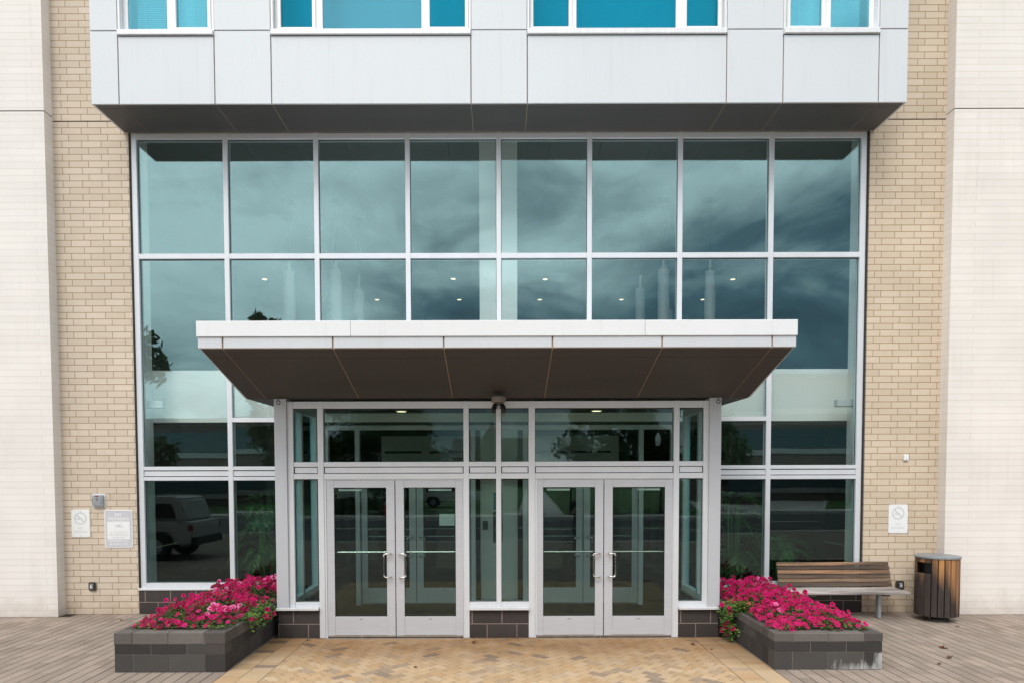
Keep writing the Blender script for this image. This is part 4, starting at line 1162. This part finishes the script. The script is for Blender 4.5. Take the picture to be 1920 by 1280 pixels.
for k in range(4):
    a = k*math.pi/2+.5; q.box(bx+.175*math.cos(a)-.012, bx+.175*math.cos(a)+.012, by+.175*math.sin(a)-.012, by+.175*math.sin(a)+.012, .0, .084)
q.build('base', M['chrome_dark'], t, bevel=.002)

# ------------------------------------------------------------------ fallen leaves
LV = [(-5.82,-.47,.03,'brown curled fallen leaf on grey paving beside the left planter'), (6.62,-1.06,.03,'flat dark fallen leaf on grey paving just in front of the litter bin'), (5.62,-2.29,.045,'large curled brown fallen leaf on grey paving right of the right planter'),
      (5.11,-3.02,.03,'small dark fallen leaf on grey paving nearest the lower right planter corner'), (5.40,-2.75,.04,'tan fallen leaf on grey paving in front of the large curled leaf'), (7.1,-1.95,.035,'brown fallen leaf on grey paving far right near the cream pier'),
      (-.36,-1.93,.045,'dark leaf scraps at the foot of the block base between the double doors'), (2.50,-2.07,.035,'yellow brown leaf on the golden paving by the right door pair'), (2.67,-2.32,.022,'tiny dark leaf on the golden border in front of the right planter'), (-.98,-3.10,.022,'tiny dark leaf alone in the middle of the golden herringbone paving')]
for i, (x, y, s, lb) in enumerate(LV):
    rnd = random.Random(i); q = MB(); a = rnd.uniform(0, 6.28)
    vs = []; n = 11
    for k in range(n):
        b = 2*math.pi*k/n; rr = s*(1 if k % 2 == 0 else .55)*rnd.uniform(.8, 1.2)
        px, py = rr*1.3*math.cos(b), rr*math.sin(b)
        vs.append((x+px*math.cos(a)-py*math.sin(a), y+px*math.sin(a)+py*math.cos(a), .004+abs(py)*.7+rnd.uniform(0,.006)))
    vs.append((x, y, .006)); q.add(vs, [(k, (k+1) % n, n) for k in range(n)])
    tag(q.build('fallen_leaf', M['leaf_brown'], org=(x,y,0)), lb, 'leaf', 'fallen leaves on the paving')

# ------------------------------------------------------------------ what stands across the forecourt (seen mirrored in the glass)
def tree(x, y, h, cr, label, seed, low=.3, nleaf=5200, trunk_r=.16):
    rnd = random.Random(seed); z0 = -.17
    t = thing('street_tree', label, 'tree', (x, y, z0), 'trees across the road')
    q = MB(); q.tube([(x,y,z0),(x+.05,y,z0+h*.3),(x-.05,y+.05,z0+h*.6),(x,y,z0+h*.92)], [trunk_r,trunk_r*.8,trunk_r*.5,.03], 8)
    cl = []
    for k in range(34):
        u = rnd.random(); zz = z0+h*(low+(1-low)*u); rad = cr*math.sin(math.pi*(.12+.82*u))**.8*rnd.uniform(.3,1)
        a = rnd.uniform(0, 6.28); c = Vector((x+rad*math.cos(a), y+rad*math.sin(a), zz)); cl.append((c, cr*rnd.uniform(.22,.4)))
        if k < 14: q.tube([(x,y,max(z0+h*.2, zz-rad*.7)), (c.x,c.y,c.z)], [trunk_r*.35,.02], 5)
    q.build('trunk', M['bark'], t)
    lf = MB()
    for k in range(nleaf):
        c, r = rnd.choice(cl); d = Vector((rnd.gauss(0,1), rnd.gauss(0,1), rnd.gauss(0,1))).normalized()*r*rnd.random()**.4
        p = c+d; s = rnd.uniform(.12,.26)*(h/9)**.5; a = Vector((rnd.gauss(0,1), rnd.gauss(0,1), rnd.gauss(0,1))).normalized(); b = a.orthogonal().normalized()
        lf.add([p-a*s, p+b*s*.5, p+a*s, p-b*s*.5], [(0,1,2,3)])
    lf.build('crown', M['tree_leaf'], t); return t
tree(-12.1, -9.5, 7.3, 2.3, 'leafy street tree at the left end of the forecourt', 1, .25, 4200)
tree(-7.4, -33, 6.2, 2.8, 'broad low leafy tree across the road left of the path', 2)
tree(-8.9, -16.2, 8.75, 1.15, 'slender tall tree on the near kerb left of the camera', 21, .3, 2600, .1)
tree(-12.2, -34, 8.0, 3.2, 'broad leafy tree far left across the road', 3)
tree(5.6, -33, 6.6, 2.2, 'slender leafy tree across the road right of the path', 4)
tree(-6.0, -37, 6.4, 2.4, 'small leafy tree across the road beside the path', 6)
tree(8.6, -36, 6.4, 2.6, 'round leafy tree across the road near the drive', 7)
tree(14.5, -37, 6.5, 2.7, 'leafy tree across the road at the far right', 8)
M['far_brick'] = plain('far_brick', (.12,.09,.075), .9, 0, .15, 3)
M['far_roof'] = plain('far_slate_roof', (.06,.06,.065), .8, 0, .15, 3)
M['far_pale'] = plain('far_pale_wall', (.30,.30,.29), .9, 0, .1, 2)
M['far_glass'] = plain('far_window_glass', (.05,.09,.10), .1, 0, .1, 2)
t = thing('church', 'dark brick church with pyramid spire beyond the trees', 'church', (-.5,-95,-.17))
q = MB(); q.box(-7.5, 5, -105, -92.5, -.2, 4.6); q.box(-3.6, 1.0, -95.9, -90, -.2, 5.4); q.build('wall', M['far_brick'], t)
q = MB(); q.add([(-3.8,-96.1,5.4),(1.2,-96.1,5.4),(1.2,-89.8,5.4),(-3.8,-89.8,5.4),(-1.3,-93,9.4)], [(0,1,4),(1,2,4),(2,3,4),(3,0,4)]); q.prism([(-105.2,4.6),(-92.3,4.6),(-98.5,7.6)], 'x', -7.7, 5.2)
q.build('roof', M['far_roof'], t)
q = MB(); q.tube([(-1.3,-93,9.2),(-1.3,-93,10.6)], .08, 6); q.tube([(-1.7,-93,8.6),(-1.7,-93,10.2)], .05, 6); q.build('finial', M['chrome_dark'], t)
def far_block(x0, x1, y0, y1, h, floors, label, roofbits=()):
    t = thing('far_building', label, 'building', ((x0+x1)/2, y1, -.17))
    q = MB(); q.box(x0, x1, y0, y1, -.2, h); q.build('wall', M['far_brick'], t)
    q = MB(); q.box(x0-.2, x1+.2, y0-.2, y1+.2, h+.001, h+.4)
    for (a, b, hh) in roofbits: q.box(a, b, y0+2, y0+4, h+.4, h+.4+hh)
    q.build('roof', M['far_roof'], t)
    n = 0
    for f in range(floors):
        z = h/floors*f+.9
        q = MB(); q.box(x0+.5, x1-.5, y1+.02, y1+.06, z, z+h/floors*.5); q.build('window', M['far_glass'], t)
        q = MB(); q.box(x0, x1, y1+.02, y1+.12, z-.45, z-.05); q.build('band', M['far_pale'], t)
far_block(-34, -15.5, -52, -42, 6.2, 2, 'two storey brick building with pale bands far left across the road')
far_block(17.5, 40, -58, -44, 9.5, 3, 'three storey brick building with roof plant far right across the road', ((20,22.4,4.2), (24,28,1.2)))
mb = MB()
for k in range(2600):
    x = random.uniform(-10, -4.2); p = Vector((x, -30.3+random.uniform(-.5,.5), -.17+random.random()*1.0)); a = Vector((random.gauss(0,1), random.gauss(0,1), random.gauss(0,1))).normalized(); b = a.orthogonal().normalized(); s = random.uniform(.06,.12)
    mb.add([p-a*s, p+b*s*.5, p+a*s, p-b*s*.5], [(0,1,2,3)])
tag(mb.build('hedge', M['tree_leaf'], org=(-7.1,-30.3,-.17)), 'clipped green hedge along the far kerb', 'hedge')
# street lamps
def street_lamp(x, y, label):
    t = thing('street_lamp', label, 'street lamp', (x, y, -.17), 'black street lamps across the road')
    q = MB(); q.lathe([(.16,0),(.16,.1),(.1,.25),(.075,.7),(.05,.8)], (x,y,-.17), 14); q.tube([(x,y,.6),(x,y,3.6)], .05, 10); q.build('post', M['black'], t)
    q = MB(); q.lathe([(.06,3.75),(.15,3.85),(.17,4.2),(.05,4.45),(.01,4.55)], (x,y,-.17), 14); q.build('lantern', M['lamp_glass'], t, smooth=True)
street_lamp(9.0, -31.0, 'black lantern street lamp across the road near the drive')
street_lamp(3.9, -30.6, 'black lantern street lamp across the road beside the path')
t = thing('fire_hydrant', 'red fire hydrant with pale cap on the far kerb', 'hydrant', (-6.1,-29.2,-.02))
q = MB(); q.lathe([(.15,0),(.15,.05),(.11,.06),(.11,.55),(.14,.56),(.14,.6)], (-6.1,-29.2,-.02), 16); q.tube([(-6.3,-29.2,.4),(-5.9,-29.2,.4)], .06, 10); q.build('body', M['red'], t, smooth=True)
q = MB(); q.lathe([(.13,.6),(.10,.68),(.03,.72)], (-6.1,-29.2,-.02), 16); q.build('cap', M['sill'], t, smooth=True)

# vehicles
M['car_white'] = plain('white_car_paint', (.82,.83,.82), .25, 0, .03, 1)
M['car_dim'] = plain('dimmed_white_car_paint', (.42,.43,.42), .3, 0, .05, 1)  # white paint darkened to imitate the car's dim reflection in the glass
M['car_glass'] = plain('dark_car_glass', (.01,.012,.014), .05, 0, .1, 2)
M['tyre'] = plain('tyre_rubber', (.015,.015,.016), .8, 0, .1, 9)
M['tail'] = plain('red_tail_lens', (.20,.012,.012), .2)
def suv(xr, yc, z, dirn, label, H=1.70, LN_=4.4, name='parked_suv'):
    """rear at xr, car extends towards -x when dirn=-1; yc = side centre line"""
    t = thing(name, label, 'car', (xr+dirn*LN_/2, yc, z))
    X = lambda u: xr+dirn*u*LN_
    hw_ = .88
    q = MB(); q.prism([(X(0), z+.45*H/1.7), (X(.0), z+1.0*H/1.7), (X(.03), z+1.06*H/1.7), (X(.96), z+1.02*H/1.7), (X(1), z+.9*H/1.7), (X(1), z+.42*H/1.7)], 'y', yc-hw_, yc+hw_)
    q.prism([(X(.035), z+1.058*H/1.7), (X(.085), z+1.64*H/1.7), (X(.12), z+H), (X(.56), z+H), (X(.60), z+1.62*H/1.7), (X(.68), z+1.052*H/1.7)], 'y', yc-hw_+.08, yc+hw_-.08)
    b = q.build('body', M['car_dim'] if name == 'parked_suv' else M['car_white'], t, bevel=.05, seg=2)
    q = MB()
    for s in (-1, 1):
        yy = yc+s*(hw_-.079)
        for poly in ([(.10,1.13),(.13,1.52),(.22,1.52),(.24,1.13)], [(.34,1.13),(.34,1.52),(.555,1.52),(.62,1.13)]):
            q.prism([(X(u), z+h_*H/1.7) for u, h_ in poly], 'y', yy, yy+s*.012)
    q.build('window', M['car_glass'], t)
    q = MB()
    for s in (-1, 1):
        yy = yc+s*(hw_+.001)
        q.prism([(X(.10), z+.35), (X(.12), z+.62), (X(.15), z+.78), (X(.27), z+.78), (X(.31), z+.62), (X(.33), z+.35)], 'y', yy, yy+s*.02)
        q.prism([(X(.69), z+.35), (X(.71), z+.62), (X(.74), z+.78), (X(.86), z+.78), (X(.90), z+.62), (X(.92), z+.35)], 'y', yy, yy+s*.02)
    q.box(X(-.02), X(.02), yc-hw_+.05, yc+hw_-.05, z+.42, z+.62)
    q.build('trim', M['black'], t)
    for u in (.215, .80):
        for s in (-1, 1):
            q = MB(); q.lathe([(.22,-.11),(.36,-.10),(.38,-.05),(.38,.05),(.36,.10),(.22,.11)], (0,0,0), 24)
            q.v = [(X(u)+v[0], yc+s*(hw_-.06)+v[2], z+.38+v[1]) for v in q.v]
            w_ = q.build('wheel', M['tyre'], t, smooth=True)
            q = MB(); q.lathe([(.20,-.118),(.20,.118)], (0,0,0), 12)
            q.v = [(X(u)+v[0], yc+s*(hw_-.06)+v[2], z+.38+v[1]) for v in q.v]; q.build('rim', M['galv'], w_)
    for s in (-1, 1):
        q = MB(); q.box(X(-.003), X(.03), yc+s*(hw_-.02), yc+s*(hw_+.008), z+.80, z+.95); q.build('tail_light', M['tail'], t)
suv(-7.95, -7.6, -.014, -1, 'white sport utility car parked on the forecourt with its tail towards the entrance', 1.68)
suv(-11.2, -40, -.17, 1, 'white van like car parked beyond the hedge', 1.8, 4.6, 'parked_car')
suv(-5.6, -41, -.17, 1, 'white car parked beyond the trees near the path', 1.7, 4.4, 'parked_car')

# person operating the camera drone, standing behind the camera position
px_, py_ = 2.25, -12.0; pz = -.014
t = thing('person', 'person in cap and dark clothes standing on the forecourt holding a remote controller', 'person', (px_, py_, pz))
jn = [((0,0,.96),.135),((0,0,1.12),.125),((0,0,1.30),.145),((0,-.005,1.42),.12),((0,0,1.50),.058),((0,.02,1.56),.075),((0,.03,1.64),.098),((0,.01,1.72),.075),((0,.125,1.60),.018)]
ed = [(0,1),(1,2),(2,3),(3,4),(4,5),(5,6),(6,7),(6,8)]
def chain(st, pts):
    k = st
    for p, r in pts:
        jn.append((p, r)); ed.append((k, len(jn)-1)); k = len(jn)-1
    return k
for s in (-1, 1):
    e = chain(3, [((s*.17,0,1.40),.075),((s*.21,-.01,1.26),.055),((s*.24,.0,1.12),.048),((s*.16,.16,1.14),.042),((s*.09,.27,1.17),.032),((s*.075,.31,1.175),.034)])
    for k in range(4):
        chain(e, [((s*(.095-.020*k),.345,1.165+.012*k),.010),((s*(.07-.018*k),.375,1.155+.010*k),.009),((s*(.045-.014*k),.37,1.14+.010*k),.008)])
    chain(e, [((s*.05,.30,1.20),.011),((s*.03,.32,1.215),.010)])
    chain(0, [((s*.10,0,.86),.105),((s*.11,.01,.50),.066),((s*.115,-.01,.28),.058),((s*.12,-.02,.09),.042),((s*.125,.05,.035),.04),((s*.13,.14,.03),.036)])
me = bpy.data.meshes.new('body'); me.from_pydata([p for p, r in jn], ed, [])
bo = bpy.data.objects.new('body', me); C.objects.link(bo); bo.parent = t
md = bo.modifiers.new('Skin', 'SKIN'); md.use_smooth_shade = True
if me.skin_vertices:
    for i, (p, r) in enumerate(jn): me.skin_vertices[0].data[i].radius = (r, r)
    me.skin_vertices[0].data[0].use_root = True
ms = bo.modifiers.new('Sub', 'SUBSURF'); ms.levels = 1; ms.render_levels = 1
mm, nt, out = newmat('person_clothes_and_skin')
sp = nt.nodes.new('ShaderNodeSeparateXYZ'); L(nt, coords(nt), sp.inputs[0])
r1 = ramp(nt, math_(nt, 'DIVIDE', sp.outputs[2], 1.8), [(0, (.03,.03,.03)), (.05, (.06,.075,.10)), (.545, (.012,.012,.014)), (.828, (.42,.26,.19))]); r1.color_ramp.interpolation = 'CONSTANT'
arm = math_(nt, 'MULTIPLY', math_(nt, 'GREATER_THAN', sp.outputs[1], .09), math_(nt, 'LESS_THAN', sp.outputs[2], 1.3))
arm = math_(nt, 'MULTIPLY', arm, math_(nt, 'GREATER_THAN', sp.outputs[2], 1.0))
pbsdf(nt, out, mixc(nt, arm, r1.outputs[0], (.42,.26,.19)), .7)
me.materials.append(mm)
q = MB(); q.lathe([(.118,1.675),(.116,1.72),(.09,1.765),(.04,1.785)], (px_,py_+.015,pz), 20); q.prism([(px_-.08,py_+.10),(px_+.08,py_+.10),(px_+.06,py_+.21),(px_-.06,py_+.21)], 'z', pz+1.675, pz+1.69)
q.build('cap', plain('blue_cap', (.05,.09,.13), .8), t, smooth=True)
t2 = thing('remote_controller', 'small black remote controller held in both hands by the person', 'controller', (px_, py_+.36, pz+1.13))
q = MB(); q.box(px_-.085, px_+.085, py_+.325, py_+.395, pz+1.175, pz+1.20); q.build('case', M['black'], t2, bevel=.008)
q = MB(); q.tube([(px_-.05,py_+.36,pz+1.20),(px_-.05,py_+.36,pz+1.225)], .006, 6); q.tube([(px_+.05,py_+.36,pz+1.20),(px_+.05,py_+.36,pz+1.225)], .006, 6); q.build('stick', M['galv'], t2)

# ------------------------------------------------------------------ sky, sun, camera
SUN_EL, SUN_AZ = R(47), R(198)     # azimuth from +y (north) clockwise: behind the camera, a little left
w = bpy.data.worlds.new('World'); sc.world = w; w.use_nodes = True
nt = w.node_tree; nt.nodes.clear()
out = nt.nodes.new('ShaderNodeOutputWorld')
sky = nt.nodes.new('ShaderNodeTexSky'); sky.sky_type = 'NISHITA'; sky.sun_disc = False; sky.sun_elevation = SUN_EL; sky.sun_rotation = SUN_AZ
b1 = nt.nodes.new('ShaderNodeBackground'); L(nt, sky.outputs[0], b1.inputs[0]); b1.inputs[1].default_value = .10
tc = nt.nodes.new('ShaderNodeTexCoord'); sp = nt.nodes.new('ShaderNodeSeparateXYZ'); L(nt, tc.outputs['Generated'], sp.inputs[0])
mp = nt.nodes.new('ShaderNodeMapping'); mp.inputs['Scale'].default_value = (1.0,1.0,2.2); mp.inputs['Location'].default_value = (2.3,.7,.4); L(nt, tc.outputs['Generated'], mp.inputs[0])
n1 = noise(nt, mp.outputs[0], 3.3, 7, .56, .7)
n2 = noise(nt, mp.outputs[0], 6.5, 6, .6, .9)
f = math_(nt, 'ADD', math_(nt, 'MULTIPLY', n1, 1.7), math_(nt, 'MULTIPLY', n2, .62))
f = math_(nt, 'SUBTRACT', f, 1.24)
sdw = nt.nodes.new('ShaderNodeMapRange'); sdw.interpolation_type = 'SMOOTHSTEP'; L(nt, math_(nt, 'ABSOLUTE', sp.outputs[0]), sdw.inputs[0]); sdw.inputs[1].default_value = .48; sdw.inputs[2].default_value = .8
f = math_(nt, 'ADD', f, math_(nt, 'MULTIPLY', sdw.outputs[0], .22))
hi = nt.nodes.new('ShaderNodeMapRange'); hi.interpolation_type = 'SMOOTHSTEP'; L(nt, sp.outputs[2], hi.inputs[0]); hi.inputs[1].default_value = .40; hi.inputs[2].default_value = .62
f = math_(nt, 'ADD', f, math_(nt, 'MULTIPLY', hi.outputs[0], .12))
# cloud deck: brighter overhead and to the left, heavy towards the right and the horizon
f = math_(nt, 'ADD', f, math_(nt, 'MULTIPLY', sp.outputs[0], -.64))
f = math_(nt, 'ADD', f, math_(nt, 'MULTIPLY', sp.outputs[2], 2.15))
hz = math_(nt, 'MULTIPLY', math_(nt, 'POWER', 2.718, math_(nt, 'MULTIPLY', math_(nt, 'ABSOLUTE', sp.outputs[2]), -13.0)), .78)
f = math_(nt, 'ADD', f, hz)
cr = ramp(nt, f, [(.0, (.19,.32,.40)), (.25, (.38,.58,.70)), (.5, (1.15,1.30,1.36)), (.78, (2.3,2.38,2.4)), (1, (3.0,3.02,3.02))])
b2 = nt.nodes.new('ShaderNodeBackground'); L(nt, cr.outputs[0], b2.inputs[0]); b2.inputs[1].default_value = 1.0
mx = nt.nodes.new('ShaderNodeMixShader'); mx.inputs[0].default_value = .88
L(nt, b1.outputs[0], mx.inputs[1]); L(nt, b2.outputs[0], mx.inputs[2]); L(nt, mx.outputs[0], out.inputs[0])
sd = bpy.data.lights.new('Sun', 'SUN'); sd.energy = 1.6; sd.angle = R(19); sd.color = (1, .96, .90)
so = bpy.data.objects.new('Sun', sd); C.objects.link(so)
dv = Vector((math.sin(SUN_AZ)*math.cos(SUN_EL), math.cos(SUN_AZ)*math.cos(SUN_EL), math.sin(SUN_EL)))
so.location = dv*40; so.rotation_euler = (-dv).to_track_quat('-Z', 'Y').to_euler()

cam = bpy.data.cameras.new('Camera'); co = bpy.data.objects.new('Camera', cam); C.objects.link(co)
cam.sensor_width = 36; cam.sensor_fit = 'HORIZONTAL'; cam.lens = 1300/1920*36
cam.shift_x = (960-938)/1920; cam.shift_y = (937.4-640)/1920
cam.clip_end = 1000; cam.clip_start = .05
TH, RO = R(2.31), .0026
fw = Vector((0, math.cos(TH), -math.sin(TH))); rt = Vector((1,0,0)); up = Vector((0, math.sin(TH), math.cos(TH)))
rt2 = rt*math.cos(RO) - up*math.sin(RO); up2 = up*math.cos(RO) + rt*math.sin(RO)
mat = Matrix((rt2, up2, -fw)).transposed().to_4x4(); mat.translation = Vector((0, -11.02, 2.25))
co.matrix_world = mat
sc.camera = co
sc.view_settings.view_transform = 'Standard'; sc.view_settings.look = 'None'; sc.view_settings.gamma = 1
sc.view_settings.exposure = -0.44
sc.render.engine = 'CYCLES'
sc.cycles.max_bounces = 10; sc.cycles.transparent_max_bounces = 24; sc.cycles.glossy_bounces = 4; sc.cycles.diffuse_bounces = 4
